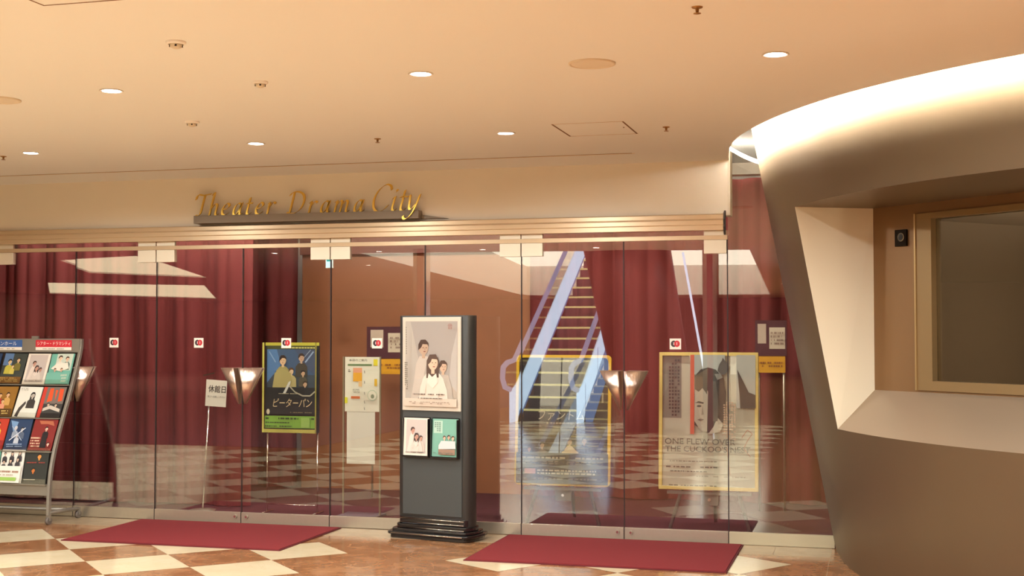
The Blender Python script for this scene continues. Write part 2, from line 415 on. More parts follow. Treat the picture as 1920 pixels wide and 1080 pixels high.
wbox(b, .345, .356, 1.158, 2.2, -.02, -.012, mat('frame_bead', (196, 166, 116), .3, .7))
b.build('window_frame', win)
b = MB(); wbox(b, G0, G1, GZ0, GZ1, .03, .04, glass('smoked_glass', (.5, .5, .48), .07, .6)); b.build('pane', win)
b = MB(); MD = mat('booth_dark', (160, 138, 112), .8)
wbox(b, G0 - .1, G1 + .1, GZ0 - .2, GZ1 + .1, 1.2, 1.3, MD); wbox(b, G0 - .1, G1 + .1, GZ0 - .3, GZ0 - .2, .08, 1.2, MD); wbox(b, G0 - .1, G1 + .1, GZ1, GZ1 + .1, .08, 1.2, MD)
wbox(b, G0 - .2, G0 - .1, GZ0 - .3, GZ1 + .1, .08, 1.3, MD); wbox(b, G1 + .1, G1 + .2, GZ0 - .3, GZ1 + .1, .08, 1.3, MD)
for k, (sa, sb, c_) in enumerate(((.7, .95, 90), (1.05, 1.2, 190), (1.3, 1.75, 120), (1.85, 2.0, 180), (2.15, 2.6, 100))):  # upright slabs in varied tones stand in for reflections in the pane
    wbox(b, sa, sb, GZ0 - .2, 1.86, 1.0, 1.06, mat('reflection_tone_%s' % 'abcde'[k], (c_, int(c_ * .9), int(c_ * .78)), .8))
struct(b.build('wall_booth'))
l = bpy.data.lights.new('booth_fill', 'POINT'); l.energy = 3.2; l.color = (1, .94, .84); l.shadow_soft_size = .08  # unseen fill light added to lift the tone of the window
lo = bpy.data.objects.new('booth_fill', l); COL.objects.link(lo); lo.location = wp(1.9, 1.7, .45); l.energy = 75; l.color = (1, .86, .68)
# call unit beside the window, and a small stud on the leaning wall
cbx = thing('intercom', 'small dark square intercom with round lens on the bronze wall beside the dark window', 'intercom', wp(.235, 2.065, -.001), -PI / 4)
b = MB(); b.bb(-.046, .046, -.014, 0, -.05, .05, mat('unit_dark', (34, 28, 22), .8, spec=.1)); b.build('housing', cbx, .002)
b = MB(); b.tube([(.008, -.014, .004), (.008, -.02, .004)], .026, mat('unit_lens', (110, 100, 84), .2, .5), 20); b.tube([(.008, -.02, .004), (.008, -.022, .004)], .018, M_BLACK, 20); b.build('lens', cbx.children[0])

# ================================================================ GLASS WALL
SX = [-7.80, -7.045, -6.291, -5.548, -4.786, -4.039, -3.268, -2.511, -1.741, -.991]
RZ0, RZ1 = 2.161, 2.192            # head rail
def seam(x, z0=.0, z1=2.19):
    b = MB(); b.bb(x - .0035, x + .0035, -.008, .008, z0, z1, M_SEAM); return b
# beam over the doors: aluminium with grooves
b = MB()
BX1 = -1.012
prof = [(.0, 2.227), (-.055, 2.227), (-.055, 2.262), (-.062, 2.266), (-.062, 2.298), (-.055, 2.302), (-.055, 2.306), (-.048, 2.308), (-.048, 2.338), (-.03, 2.345), (.0, 2.345)]
b.prism(prof, -26, BX1, M_BEAM, 'x')
struct(b.build('trim_head_beam', bevel=.0015))
b = MB(); prof2 = [(.0, 2.19), (-.045, 2.2), (-.07, 2.25), (-.055, 2.27), (-.07, 2.3), (-.05, 2.35), (.0, 2.37)]
b.prism(prof2, BX1, BX1 + .012, M_DARK, 'x'); struct(b.build('trim_beam_end'))
b = MB(); b.bb(-26, -.988, -.022, .006, RZ0, RZ1, M_BEAM); struct(b.build('trim_head_rail', bevel=.001))
b = MB(); b.bb(-26, -.975, .05, .06, 2.05, 2.34, M_DARK);
# slot glass above the rail
b2 = MB(); b2.bb(-26, -.975, -.004, .004, RZ1, 2.227, M_GLASS); struct(b2.build('trim_slot_glass'))

def leaf(kind, n, x0, x1, lock=None, handle=None, tilt=0., zt=2.161):
    o = bpy.data.objects.new('%s_%d' % (kind, n), None); COL.objects.link(o); o.empty_display_size = .05; o['kind'] = 'structure'
    pv = (x0 + x1) / 2
    o.location = (pv, 0, 0); o.rotation_euler.z = tilt
    hw = (x1 - x0) / 2 - .0035
    g = MB(); g.bb(-hw, hw, -.005, .005, .08, zt, M_GLASS); g.build('glass_pane', o)
    r = MB(); r.bb(-hw, hw, -.014, .014, .004, .088, M_STEEL); br_ = r.build('bottom_rail', o, .0015)
    if lock is not None:
        l = MB(); lx = hw - .045 if lock > 0 else -hw + .045
        l.tube([(lx, -.014, .055), (lx, -.024, .055)], .016, M_STEEL, 16); l.tube([(lx, -.024, .055), (lx, -.027, .055)], .009, M_CHROME, 12); l.build('lock', br_)
    if handle is not None:
        sgn = handle; hx = hw if sgn > 0 else -hw
        # half of an inverted cone of brushed steel on each face of the glass
        h = MB(); a = .158; top, bot = 1.219, .935
        for side in (-1, 1):
            N = 14; prof = []
            ax = hx - sgn * .017
            vt = []; vb = []
            for k in range(N + 1):
                t = k / N * PI / 2
                dx = -sgn * a * math.cos(t); dy = side * (.006 + .11 * math.sin(t))
                vt.append((ax + dx, dy, top)); vb.append((ax - sgn * .012 * math.cos(t), side * (.006 + .008 * math.sin(t)), bot))
            vs = vt + vb
            fs = [(k, k + 1, N + 2 + k, N + 1 + k) for k in range(N)]
            h.faces(vs, fs, M_HANDLE, True)
            h.faces([(ax, side * .006, top), (ax, side * .006, bot)] + vt + vb, [(0,) + tuple(range(2, N + 3)), (1,) + tuple(range(N + 3, 2 * N + 4)), (0, N + 2, 2 * N + 3, 1), (0, 2, N + 3, 1)], M_HANDLE)
        h.build('handle', o)
    return o
R_ = math.radians
leaf('door', 1, SX[0], SX[1], lock=-1, tilt=R_(.1)); leaf('door', 2, SX[1], SX[2], lock=1, handle=1, tilt=R_(-.15)); leaf('door', 3, SX[2], SX[3], lock=-1, handle=-1, tilt=R_(.12))
leaf('door', 4, SX[3], SX[4], lock=1, handle=1, tilt=R_(-.1)); leaf('door', 5, SX[4], SX[5], lock=-1, handle=-1, tilt=R_(.15))
leaf('window', 1, SX[5], SX[6]); leaf('window', 2, SX[6], SX[7], tilt=R_(.1))
leaf('door', 6, SX[7], SX[8], lock=1, handle=1); leaf('door', 7, SX[8], SX[9], lock=-1, handle=-1, tilt=R_(.06))
# fixed pane running to the leaning wall
o = bpy.data.objects.new('window_3', None); COL.objects.link(o); o['kind'] = 'structure'
g = MB(); zz = [.08, 1, 2, ZTOP]
def cx(z): # where the leaning wall crosses the glass
    return -.255 - .184 * z
for y in (-.005, .005): g.poly([(-.987, y, .08), (cx(.08), y, .08), (cx(ZTOP), y, ZTOP), (-.987, y, ZTOP)], M_GLASS)
g.build('glass_pane', o)
r = MB(); r.bb(-.987, -.262, -.02, .014, .002, .088, mat('rail_light', (190, 178, 148), .4, .3)); r.build('bottom_rail', o, .0015)
t = MB(); t.tube([(cx(0) - .0, -.008, .03), (cx(ZTOP), -.008, ZTOP)], .006, mat('edge_trim', (240, 216, 170), .3, .4), 8); t.build('edge_trim', o)
b = MB(); b.bb(-.985, -.965, -.012, .02, .0, ZTOP, M_SEAM)
# seams between the panes
for i, x in enumerate(SX[1:]):
    struct(seam(x, .0 if i % 2 == 0 or True else 0).build('trim_seam'))
# patch fittings at the pivots
PX = [SX[1], SX[3], SX[5], SX[7], SX[9]]
for x in PX:
    b = MB(); hw = .165
    x1 = min(x + hw, -.985)
    for a, c in ((x - hw, x - .004), (x + .004, x1)):
        if c - a < .02: continue
        b.bb(a, c, -.02, .02, 2.062, RZ0 - .001, M_PATCH); b.bb(a, c, -.018, .01, RZ1, 2.227, M_PATCH)
    struct(b.build('trim_patch_fitting', bevel=.002))

# stickers on the glass
STK = [(205, 224), (362, 381), (527, 546), (697, 716)]
stx = [(-5.931, 'just right of the brochure rack'), (-5.169, 'above the closed day sign'), (-4.411, 'over the blue and green theatre poster'),
       (-3.655, 'left of the dark display stand'), (-1.365, 'above the large gold framed poster')]
for x, where in stx:
    a = Art(.082, .078, (236, 226, 214), .001); a.ell(.36, .52, .26, .3, (46, 28, 34)); a.ell(.64, .52, .26, .3, (190, 34, 44)); a.rect(.33, .4, .4, .66, (214, 200, 196)); a.rect(.6, .4, .67, .66, (226, 180, 176))
    o = a.build('door_sticker', None, (x, -.0062, 1.376)); tag(o, 'small white sticker with black and red discs ' + where, 'sticker', 'safety stickers on the glass')

# ================================================================ SIGN
sg = thing('entrance_sign', 'gold italic Theater Drama City lettering standing on a grey ledge over the doors', 'sign', (-5.179, -.0, 2.36))
b = MB(); b.bb(0, 1.885, -.085, 0, 0, .062, M_TRAY); b.prism([(1.885, 0), (2.1, 0), (1.885, .03)], -.02, 0, M_TRAY, 'y'); b.build('ledge', sg, .002)  # thin grey wedge past the end stands for the ledge's cast shadow
G = {
 'T': (.62, [[(.0, .78), (.03, .95), (.14, 1.0), (.36, .97), (.72, 1.02)], [(.42, .99), (.40, .5), (.38, .12), (.28, 0), (.16, .03)]]),
 'h': (.46, [[(.02, .98), (.1, 1.05), (.08, .5), (.07, 0)], [(.07, .28), (.2, .5), (.33, .54), (.38, .4), (.36, .12), (.42, .0), (.5, .06)]]),
 'e': (.42, [[(.07, .27), (.25, .3), (.37, .42), (.3, .55), (.16, .5), (.06, .3), (.08, .1), (.2, 0), (.38, .1)]]),
 'a': (.46, [[(.38, .48), (.24, .55), (.1, .42), (.05, .2), (.1, .02), (.2, .02), (.32, .2), (.38, .48)], [(.4, .55), (.37, .2), (.4, .02), (.5, .06)]]),
 't': (.32, [[(.14, .78), (.12, .4), (.11, .1), (.18, 0), (.3, .07)], [(.0, .52), (.15, .54), (.3, .53)]]),
 'r': (.38, [[(.02, .48), (.09, .54), (.08, .3), (.07, 0)], [(.08, .3), (.2, .5), (.32, .55), (.38, .48)]]),
 'm': (.76, [[(.02, .48), (.09, .54), (.08, .3), (.07, 0)], [(.08, .3), (.2, .5), (.31, .54), (.36, .42), (.34, 0)], [(.35, .3), (.47, .5), (.58, .54), (.64, .42), (.62, .1), (.67, 0), (.76, .06)]]),
 'D': (.86, [[(.2, .98), (.19, .5), (.17, .02)], [(.0, .86), (.1, .98), (.4, 1.02), (.68, .88), (.78, .58), (.7, .25), (.46, .03), (.2, .0), (.04, .06)]]),
 'C': (.74, [[(.72, .82), (.64, .98), (.44, 1.02), (.2, .82), (.08, .48), (.14, .14), (.34, -.02), (.56, .06), (.7, .22)]]),
 'i': (.2, [[(.02, .48), (.09, .54), (.07, .3), (.07, .08), (.14, 0), (.22, .06)], [(.1, .74), (.12, .78), (.1, .82)]]),
 'y': (.48, [[(.0, .5), (.07, .54), (.1, .3), (.13, .06), (.24, .02), (.38, .25)], [(.46, .56), (.4, .25), (.3, -.12), (.14, -.33), (.0, -.34), (-.04, -.24)]]),
}
def letter(ch, x, H, parent):
    wd, strokes = G[ch]; b = MB(); sh = .24; nib = Vector((math.cos(.62), math.sin(.62)))
    for st in strokes:
        pts = catmull([(p[0] + p[1] * sh, p[1]) for p in st], 6); pts = [p * H for p in pts]
        L = []
        for p in pts:
            o_ = nib * .0088 + Vector((.0008, 0)); L.append((p + o_, p - o_))
        for (a, c), (d, e) in zip(L, L[1:]):
            f = [a, c, e, d]
            b.faces([(q.x, -.052, q.y) for q in f] + [(q.x, -.038, q.y) for q in f], [(0, 1, 2, 3), (7, 6, 5, 4), (0, 4, 5, 1), (1, 5, 6, 2), (2, 6, 7, 3), (3, 7, 4, 0)], M_GOLD)
    b.build('letter', parent, loc=(x, 0, .064) if ch != 'y' else (x, -.05, .066)); return wd * H
for word, x0, x1, H in (('Theater', -.03, .70, .168), ('Drama', .78, 1.45, .165), ('City', 1.475, 1.9, .198)):
    tot = sum(G[c][0] for c in word) * H; gap = (x1 - x0 - tot) / (len(word)); x = x0
    for c in word: x += letter(c, x, H, sg) + gap

# ================================================================ CEILING FITTINGS
def downlight(x, y, label=None, lamp=True, z=CEIL, power=None, color=WARM, group='downlights in the ceiling'):
    o = thing('downlight', label, 'downlight', (x, y, z), group=group)
    b = MB(); b.lathe([(.047, 0), (.058, -.001), (.06, -.004), (.056, -.006), (.047, -.004), (.047, 0)], (0, 0, 0), M_WHITE, 28); b.build('rim', o)
    b = MB(); b.poly([(.047 * math.cos(a * PI / 12), .047 * math.sin(a * PI / 12), -.0035) for a in range(24)][::-1], M_LENS); b.build('lens', o)
    if lamp:
        l = bpy.data.lights.new('downlight_lamp', 'SPOT'); l.energy = power or LAMP_W; l.color = color; l.spot_size = R_(168); l.spot_blend = .3; l.shadow_soft_size = .045
        lo = bpy.data.objects.new('downlight_lamp', l); COL.objects.link(lo); lo.parent = o; lo.location = (0, 0, -.02)
names = {(-3.75, 0): 'round recessed downlight second row from doors, leftmost in the photo', }
front = ['far left', 'above the gold sign lettering', 'above the door at the right of the lettering', 'nearest the leaning wall']
for k, x in ((2, -5.552), (3, -3.86), (4, -2.17)):
    lab = {2: 'round lit downlight in the row nearest the doors, leftmost in the photo', 3: 'round lit downlight in the row nearest the doors, middle one in the photo', 4: 'round lit downlight in the row nearest the doors, rightmost in the photo'}.get(k, 'round lit downlight in the row nearest the doors, left of the picture')
    downlight(x, -1.66, lab)
for k, x in ((1, -5.40), (2, -3.724), (3, -2.059), (4, -.401)):
    lab = {2: 'round lit downlight, leftmost of the brighter nearer row', 3: 'round lit downlight, middle of the brighter nearer row', 4: 'round lit downlight on the ceiling nearest the curved glowing edge'}.get(k, 'round lit downlight in the second row from the doors, left of the picture')
    downlight(x, -3.565, lab)
yy = -5.47; r_ = 0
while yy > -36:
    xs = [-8.9 + 1.68 * k + (0 if r_ % 2 == 0 else 0) for k in range(8)]
    for x in xs:
        def inside(x, y, H):
            c = False; j = len(H) - 1
            for i in range(len(H)):
                if (H[i][1] > y) != (H[j][1] > y) and x < (H[j][0] - H[i][0]) * (y - H[i][1]) / (H[j][1] - H[i][1]) + H[i][0]: c = not c
                j = i
            return c
        if inside(x, yy, HOLE1) or inside(x, yy, HOLE2) or inside(x, yy, HOLE3): continue
        if any(inside(x + dx, yy + dy, HOLE1) for dx in (-.2, .2) for dy in (-.2, .2)): continue
        downlight(x, yy, 'round lit downlight in the hall ceiling behind the viewer', lamp=yy > -11.5, power=LAMP_W * (1.8 if x > .5 and yy > -8 else 1), group='downlights of the hall behind the viewer')
    yy -= 1.905 if yy > -12 else 3.8; r_ += 1
# speakers
for x, y, wh in ((-1.225, -3.585, 'right of the downlights'), (-4.44, -3.49, 'at the left edge of the photo')):
    o = thing('ceiling_speaker', 'flat round beige ceiling speaker ' + wh, 'speaker', (x, y, CEIL))
    b = MB(); b.lathe([(.108, 0), (.108, -.006), (.1, -.008), (.096, -.005)], (0, 0, 0), mat('grille_rim', (216, 202, 178), .6), 36); b.build('rim', o)
    b = MB(); b.lathe([(.096, -.005), (.05, -.0075), (.0001, -.008)], (0, 0, 0), mat('grille', (222, 210, 190), .7, noise=.15, nscale=700), 36); b.build('grille', o)
# detectors and sprinklers
for x, y, r, lab in ((-2.832, -4.488, .042, 'round smoke detector with dark ring near the top of the photo'), (-2.887, -3.581, .038, 'round white sprinkler plate between the two left downlights of the near row'),
                     (-3.822, -2.565, .042, 'round detector with small dark vents above the lettering')):
    o = thing('smoke_detector', lab, 'detector', (x, y, CEIL))
    b = MB(); b.lathe([(r, 0), (r * 1.02, -.006), (r * .8, -.014), (r * .76, -.012)], (0, 0, 0), M_WHITE, 24); b.build('base', o)
    b = MB(); b.lathe([(r * .62, -.008), (r * .6, -.024), (r * .3, -.03), (.0001, -.03)], (0, 0, 0), mat('detector_grey', (214, 200, 176), .5), 20)
    for k in range(4): b.box((r * .55 * math.cos(k * PI / 2 + .5), r * .55 * math.sin(k * PI / 2 + .5), -.02), (.008, .008, .008), M_DARK)
    b.build('sensor', o)
for x, y, lab in ((-3.022, -1.643, 'tiny sprinkler head left of the middle of the ceiling row nearest the doors'), (-.627, -4.5, 'brass sprinkler head near the top right of the photo'), (-1.179, -1.635, 'tiny sprinkler head beside the access hatch'), (-5.85, -1.55, 'tiny sprinkler head at the left edge of the photo')):
    o = thing('sprinkler', lab, 'sprinkler', (x, y, CEIL))
    b = MB(); b.lathe([(.022, 0), (.02, -.004), (.008, -.005), (.006, -.02), (.0001, -.021)], (0, 0, 0), mat('sprinkler_brass', (160, 118, 66), .35, .6), 16); b.build('body', o)
    b = MB(); b.lathe([(.0001, -.024), (.014, -.024), (.015, -.026), (.0001, -.027)], (0, 0, 0), MATS['sprinkler_brass'], 16); b.build('deflector', o)
# hatch, access panel, slot
MG = mat('ceiling_groove', (120, 84, 50), .8); ML = mat('ceiling_groove_light', (196, 160, 118), .8)
b = MB()
b.bb(-1.822, -1.812, -1.91, -1.42, CEIL - .0015, CEIL + .001, MG); b.bb(-1.398, -1.388, -1.91, -1.42, CEIL - .0015, CEIL + .001, MG)
b.bb(-1.822, -1.388, -1.912, -1.908, CEIL - .0012, CEIL + .001, ML); b.bb(-1.822, -1.388, -1.422, -1.418, CEIL - .0012, CEIL + .001, ML)
b.bb(-1.43, -1.422, -1.7, -1.69, CEIL - .004, CEIL, MG)
struct(b.build('trim_hatch'))
b = MB(); b.bb(-3.0, -2.994, -5.7, -5.17, CEIL - .0015, CEIL + .001, MG); b.bb(-3.0, -2.45, -5.176, -5.17, CEIL - .0015, CEIL + .001, MG); b.bb(-2.456, -2.45, -5.7, -5.17, CEIL - .0015, CEIL + .001, MG); b.bb(-3.0, -2.45, -5.7, -5.694, CEIL - .0015, CEIL + .001, MG)
struct(b.build('trim_access_panel'))
b = MB(); b.bb(-8.6, -1.562, -.548, -.53, CEIL - .002, CEIL + .001, mat('slot_edge', (228, 206, 170), .5)); b.bb(-8.6, -1.58, -.56, -.548, CEIL - .0015, CEIL + .001, mat('slot_dark', (150, 122, 88), .7))
struct(b.build('trim_ceiling_slot'))
cv = thing('cove_light', 'continuous white cove light strip above the lobby curtain behind the glass', 'light')
b = MB(); b.tube([(-8, 2.05, 2.93), (-.3, 2.05, 2.93)], .014, emis('lobby_cove_tube', (255, 250, 240), 40), 8); b.build('tube', cv)
b = MB(); b.bb(-8, -.3, 1.98, 2.12, 2.86, 2.9, M_WHITE); b.bb(-8, -.3, 1.97, 1.98, 2.86, 2.96, M_WHITE); b.build('valance', cv)
# cove tube on top of the ceiling edge
cov = thing('cove_light', 'continuous white cove light strip hidden above the curved ceiling edge', 'light')
pts = []
for i in range(NSEG * 3, len(C0) - 4, 2):
    p = C0[i] - NN[i] * .05; pts.append((p.x, p.y, CEIL + .12))
b = MB(); b.tube(pts, .016, M_COVE, 8); b.build('tube', cov)
b = MB(); b.tube([(p[0], p[1], p[2] - .025) for p in pts], .012, M_WHITE, 6); b.build('batten', cov)

# ================================================================ LOBBY BEHIND THE GLASS
def curtain(path, z0, z1, amp, wl, name, label):
    amp *= -1.15
    b = MB(); pts = [Vector(p) for p in path]; L = 0; out = []
    for a, c in zip(pts, pts[1:]):
        d = c - a; n = Vector((-d.y, d.x)).normalized(); l = d.length; k = int(l / .012)
        for i in range(k):
            s_ = L + l * i / k; ph = s_ / wl * 2 * PI
            out.append(a + d * i / k + n * (amp * (1.6 * abs(math.sin(ph / 2 + .8 * math.sin(s_ * 2.3))) - .8) + amp * .5 * abs(math.sin(1.35 * ph + 1))))
        L += l
    rows_ = 5; vs = []
    for p in out:
        for r in range(rows_):
            z = z0 + (z1 - z0) * r / (rows_ - 1); vs.append((p.x, p.y + .012 * math.sin(r * 1.3 + p.x * 3), z))
    fs = [(i * rows_ + r, (i + 1) * rows_ + r, (i + 1) * rows_ + r + 1, i * rows_ + r + 1) for i in range(len(out) - 1) for r in range(rows_ - 1)]
    b.faces(vs, fs, M_CURTAIN, True); o = b.build(name); tag(o, label, 'curtain'); return o
curtain([(-12, .9), (-5.15, .9)], .01, ZTOP - .05, .05, .36, 'curtain', 'deep red pleated curtain hanging behind the doors at the left')
curtain([(-3.05, 2.3), (-.2, 2.3)], .01, 2.86, .06, .45, 'curtain', 'deep red pleated curtain hanging behind the framed posters and doors at the right')
curtain([(-8.5, 2.3), (-5.35, 2.3)], .01, 2.86, .06, .45, 'curtain', 'deep red pleated curtain further back behind the left doors')
wall('wall_lobby_panel', -5.35, -3.05, 2.36, 2.44, 0, 2.25, mat('lobby_wood', (150, 92, 60), .5, noise=.1, nscale=5)); wall('wall_lobby_panel', -5.35, -3.05, 2.3, 2.44, 2.25, 2.86, mat('lobby_wood_dark', (110, 52, 42), .5))
# lobby lamps added near the glass to brighten the posters
for x in (-6.6, -5.2, -4.4, -3.2, -2.0, -1.2):
    downlight(x, .22, 'downlight added in the lobby ceiling behind the glass to brighten the posters', z=ZTOP, power=105, color=(.95, 1, .9), group='added lobby downlights')

M_YEL = mat('yellow_frame', (226, 178, 34), .4)
def easel(x, y, board_bottom, wd):
    o = thing('display_easel', None, 'easel', (x, y, 0))
    me_ = mat('easel_grey', (128, 122, 112), .5, .2)
    for s in (-1, 1):
        b = MB(); b.tube([(s * .03, .0, board_bottom + .62), (s * wd / 2, -.1, 0.0)], .014, me_, 8); b.build('leg', o)
    b = MB(); b.tube([(0, .02, board_bottom + .62), (0, .32, 0)], .014, me_, 8); b.build('leg', o)
    b = MB(); b.bb(-wd / 2 - .02, wd / 2 + .02, -.12, -.06, board_bottom - .035, board_bottom - .014, me_); b.build('shelf', o)
    b = MB(); b.bb(-.065, .065, -.085, -.06, board_bottom - .12, board_bottom - .03, me_); b.tube([(0, -.085, board_bottom - .075), (0, -.1, board_bottom - .075)], .011, M_CHROME, 10); b.build('clamp', o)
    return o
# poster of the musical in a thin yellow stand
pt = thing('poster_stand', 'blue and green theatre poster on a thin wire stand behind the left doors', 'poster stand', (-4.634, .6, 0))
b = MB()
for s in (-1, 1): b.tube([(s * .225, 0, .0), (s * .225, 0, .72)], .0065, M_CHROME, 8); b.tube([(s * .225, -.1, .012), (s * .225, .12, .012)], .0065, M_CHROME, 8)
b.tube([(-.225, 0, .075), (.225, 0, .075)], .0055, M_CHROME, 8); b.build('wire_frame', pt)
a = Art(.485, .742, (24, 30, 34), .012)
a.rect(.0, .965, 1, 1, (196, 188, 64)); a.rect(.03, .925, .97, .96, (70, 78, 40)); a.marks(.3, .93, .95, .955, 1, (210, 204, 120), .9, 3)
a.rect(.04, .62, .96, .925, (66, 92, 124)); a.rect(.04, .45, .96, .64, (60, 74, 84)); a.poly([(.04, .925), (.04, .55), (.3, .75), (.22, .925)], (86, 128, 176)); a.poly([(.55, .925), (.96, .925), (.96, .62), (.8, .7)], (70, 84, 110))
a.line([(.75, .78), (.9, .9)], .012, (150, 170, 200)); a.line([(.08, .9), (.2, .78)], .01, (140, 170, 206)); a.line([(.6, .74), (.85, .92)], .006, (160, 170, 186))
a.person(.68, .83, .085, (60, 44, 34), (206, 170, 140), (70, 66, 56)); a.person(.34, .80, .1, (50, 36, 28), (226, 190, 150), (168, 156, 96)); a.person(.5, .68, .07, (96, 70, 44), (230, 200, 160), (188, 176, 120)); a.person(.72, .66, .06, (44, 34, 30), (220, 184, 146), (84, 80, 64)); a.person(.76, .54, .06, (60, 50, 30), (210, 176, 140), (96, 100, 70), body=False)
a.poly([(.16, .5), (.2, .66), (.34, .72), (.5, .66), (.52, .6), (.4, .5)], (176, 164, 104))
a.rect(.04, .2, .96, .5, (28, 34, 36)); a.poly([(.36, .44), (.46, .56), (.5, .575), (.49, .54), (.4, .43)], (214, 216, 206)); a.line([(.47, .52), (.58, .45), (.72, .41), (.86, .41), (.95, .46)], .011, (176, 172, 150))
a.marks(.28, .425, .68, .44, 1, (190, 180, 150), .9, 4)
a.text('ピーターパン', .54, .33, .72, .095, (232, 206, 160), .25)
a.ell(.09, .23, .03, .03, (220, 210, 180)); a.marks(.5, .215, .9, .235, 1, (120, 112, 80), .8, 9)
a.rect(.03, .05, .97, .185, (126, 178, 60)); a.marks(.05, .14, .95, .175, 1, (52, 74, 30), .9, 5); a.marks(.05, .1, .5, .125, 1, (70, 96, 40), .9, 6); a.marks(.05, .06, .55, .085, 1, (60, 84, 34), .9, 7)
a.rect(.72, .06, .88, .17, (150, 190, 90)); a.rect(0, 0, 1, .04, (188, 180, 80)); a.rect(0, 0, .035, 1, (214, 206, 96)); a.rect(.975, 0, 1, 1, (150, 140, 60))
a.build('poster', pt, (0, -.012, .672))

# closed-day sign
ps = thing('sign_stand', 'small white closed day sign on a slim chrome pole behind the left doors', 'sign', (-5.45, .6, 0))
b = MB(); b.lathe([(.0001, 0), (.11, 0), (.11, .008), (.02, .018), (.0001, .018)], (0, 0, 0), M_STEEL, 24); b.build('base', ps)
b = MB(); b.tube([(0, 0, .015), (.05, 0, .9)], .008, M_CHROME, 10); b.build('pole', ps)
a = Art(.19, .222, (232, 226, 210), .006); a.text('休館日', .54, .66, .84, .27, (24, 24, 26)); a.text('休館日', .552, .664, .84, .27, (24, 24, 26)); a.text('窓口へお越しください', .53, .37, .86, .075, (70, 68, 66)); a.build('board', ps, (.115, -.012, .875), (0, R_(3), 0))
b = MB(); b.box((.05, 0, 1.145), (.11, .012, .012), M_CHROME, Matrix.Rotation(R_(-12), 3, 'Y')); b.build('clip', ps)

# notice stand with seat plan
ns = thing('notice_stand', 'clear notice stand holding a white plan sheet over a blank white sheet', 'notice stand', (-4.02, .6, 0))
b = MB(); b.bb(-.16, .16, -.003, .003, .4, 1.3, M_ACRYL); b.build('clear_panel', ns)
for s in (-1, 1):
    b = MB(); b.bb(s * .16 - .006, s * .16 + .006, -.006, .006, .02, 1.3, mat('post_grey', (150, 138, 110), .4, .4)); b.build('post', ns)
b = MB(); b.bb(-.17, .17, -.12, .12, 0, .02, mat('base_grey', (96, 84, 92), .5)); b.build('base', ns, .003)
a = Art(.3, .445, (240, 236, 214), .002)
a.text('本日のご案内', .38, .94, .52, .045, (60, 56, 50)); a.rect(.08, .835, .78, .87, (110, 134, 90)); a.rect(.83, .84, .95, .96, (238, 222, 50))
a.rect(.24, .7, .5, .8, (240, 170, 130)); a.rect(.24, .55, .5, .71, (240, 176, 50)); a.rect(.4, .46, .5, .56, (240, 200, 140)); a.rect(.18, .235, .44, .28, (216, 116, 60)); a.rect(.86, .47, .94, .6, (236, 190, 50)); a.rect(.0, .15, .08, .26, (228, 226, 40))
for v in (.75, .56, .36, .2, .08): a.line([(.57, v), (.58, v - .05)], .004, (80, 80, 76))
a.ell(.8, .3, .14, .1, (196, 210, 180)); a.ell(.8, .3, .12, .085, (240, 236, 214)); a.ell(.81, .28, .05, .04, (140, 150, 120)); a.marks(.1, .72, .18, .78, 2, (90, 70, 60), .9, 3); a.marks(.26, .34, .46, .42, 3, (150, 150, 130), .9, 8)
a.build('plan_sheet', ns, (.005, -.008, .853))
a = Art(.245, .43, (232, 230, 212), .002); a.build('blank_sheet', ns, (-.005, -.007, .428))

# dark poster in yellow frame
e1 = easel(-2.345, .72, .30, .58); tag(e1, 'grey easel holding the dark poster in its yellow frame')
fp = thing('framed_poster', 'dark poster with white title and yellow rounded frame behind the glass doors', 'poster', (-2.345, .60, .302), rx=R_(-4))
W_, H_ = .765, 1.02
b = MB()
def rrect(w_, h_, r, n=5):
    out = []
    for cx_, cz_, a0 in ((w_ / 2 - r, h_ - r, 0), (-w_ / 2 + r, h_ - r, PI / 2), (-w_ / 2 + r, r, PI), (w_ / 2 - r, r, 3 * PI / 2)):
        for k in range(n + 1): t = a0 + k / n * PI / 2; out.append((cx_ + r * math.cos(t), cz_ + r * math.sin(t)))
    return out
ro = rrect(W_, H_, .035); ri = [(q[0] * (1 - .036 / W_ * 1.3), .022 + (q[1]) * (1 - .044 / H_)) for q in ro]
n = len(ro); vs = [(q[0], -.012, q[1]) for q in ro] + [(q[0], -.012, q[1]) for q in ri] + [(q[0], .012, q[1]) for q in ro] + [(q[0], .0, q[1]) for q in ri]
b.faces(vs, [(i, (i + 1) % n, n + (i + 1) % n, n + i) for i in range(n)] + [(i, 2 * n + i, 2 * n + (i + 1) % n, (i + 1) % n) for i in range(n)] + [(n + i, n + (i + 1) % n, 3 * n + (i + 1) % n, 3 * n + i) for i in range(n)], M_YEL)
b.build('frame', fp)
a = Art(W_ - .03, H_ - .03, (46, 42, 36), .008)
a.rect(0, .93, 1, 1, (70, 66, 56)); a.text('ファントム', .48, .535, .5, .075, (214, 200, 168), .15); a.marks(.32, .46, .7, .49, 1, (150, 140, 116), .9, 41); a.marks(.36, .435, .68, .45, 1, (130, 120, 100), .8, 2)
a.person(.58, .33, .05, (60, 40, 26), (196, 166, 130), (206, 180, 140), long=True); a.person(.28, .3, .045, (40, 30, 24), (170, 140, 110), (96, 84, 66)); a.person(.74, .34, .05, (30, 24, 22), (160, 130, 104), (40, 36, 34)); a.person(.14, .27, .035, (40, 30, 26), (176, 130, 100), (60, 50, 44)); a.poly([(.5, .2), (.5, .25), (.6, .29), (.68, .25), (.68, .2)], (196, 176, 140))
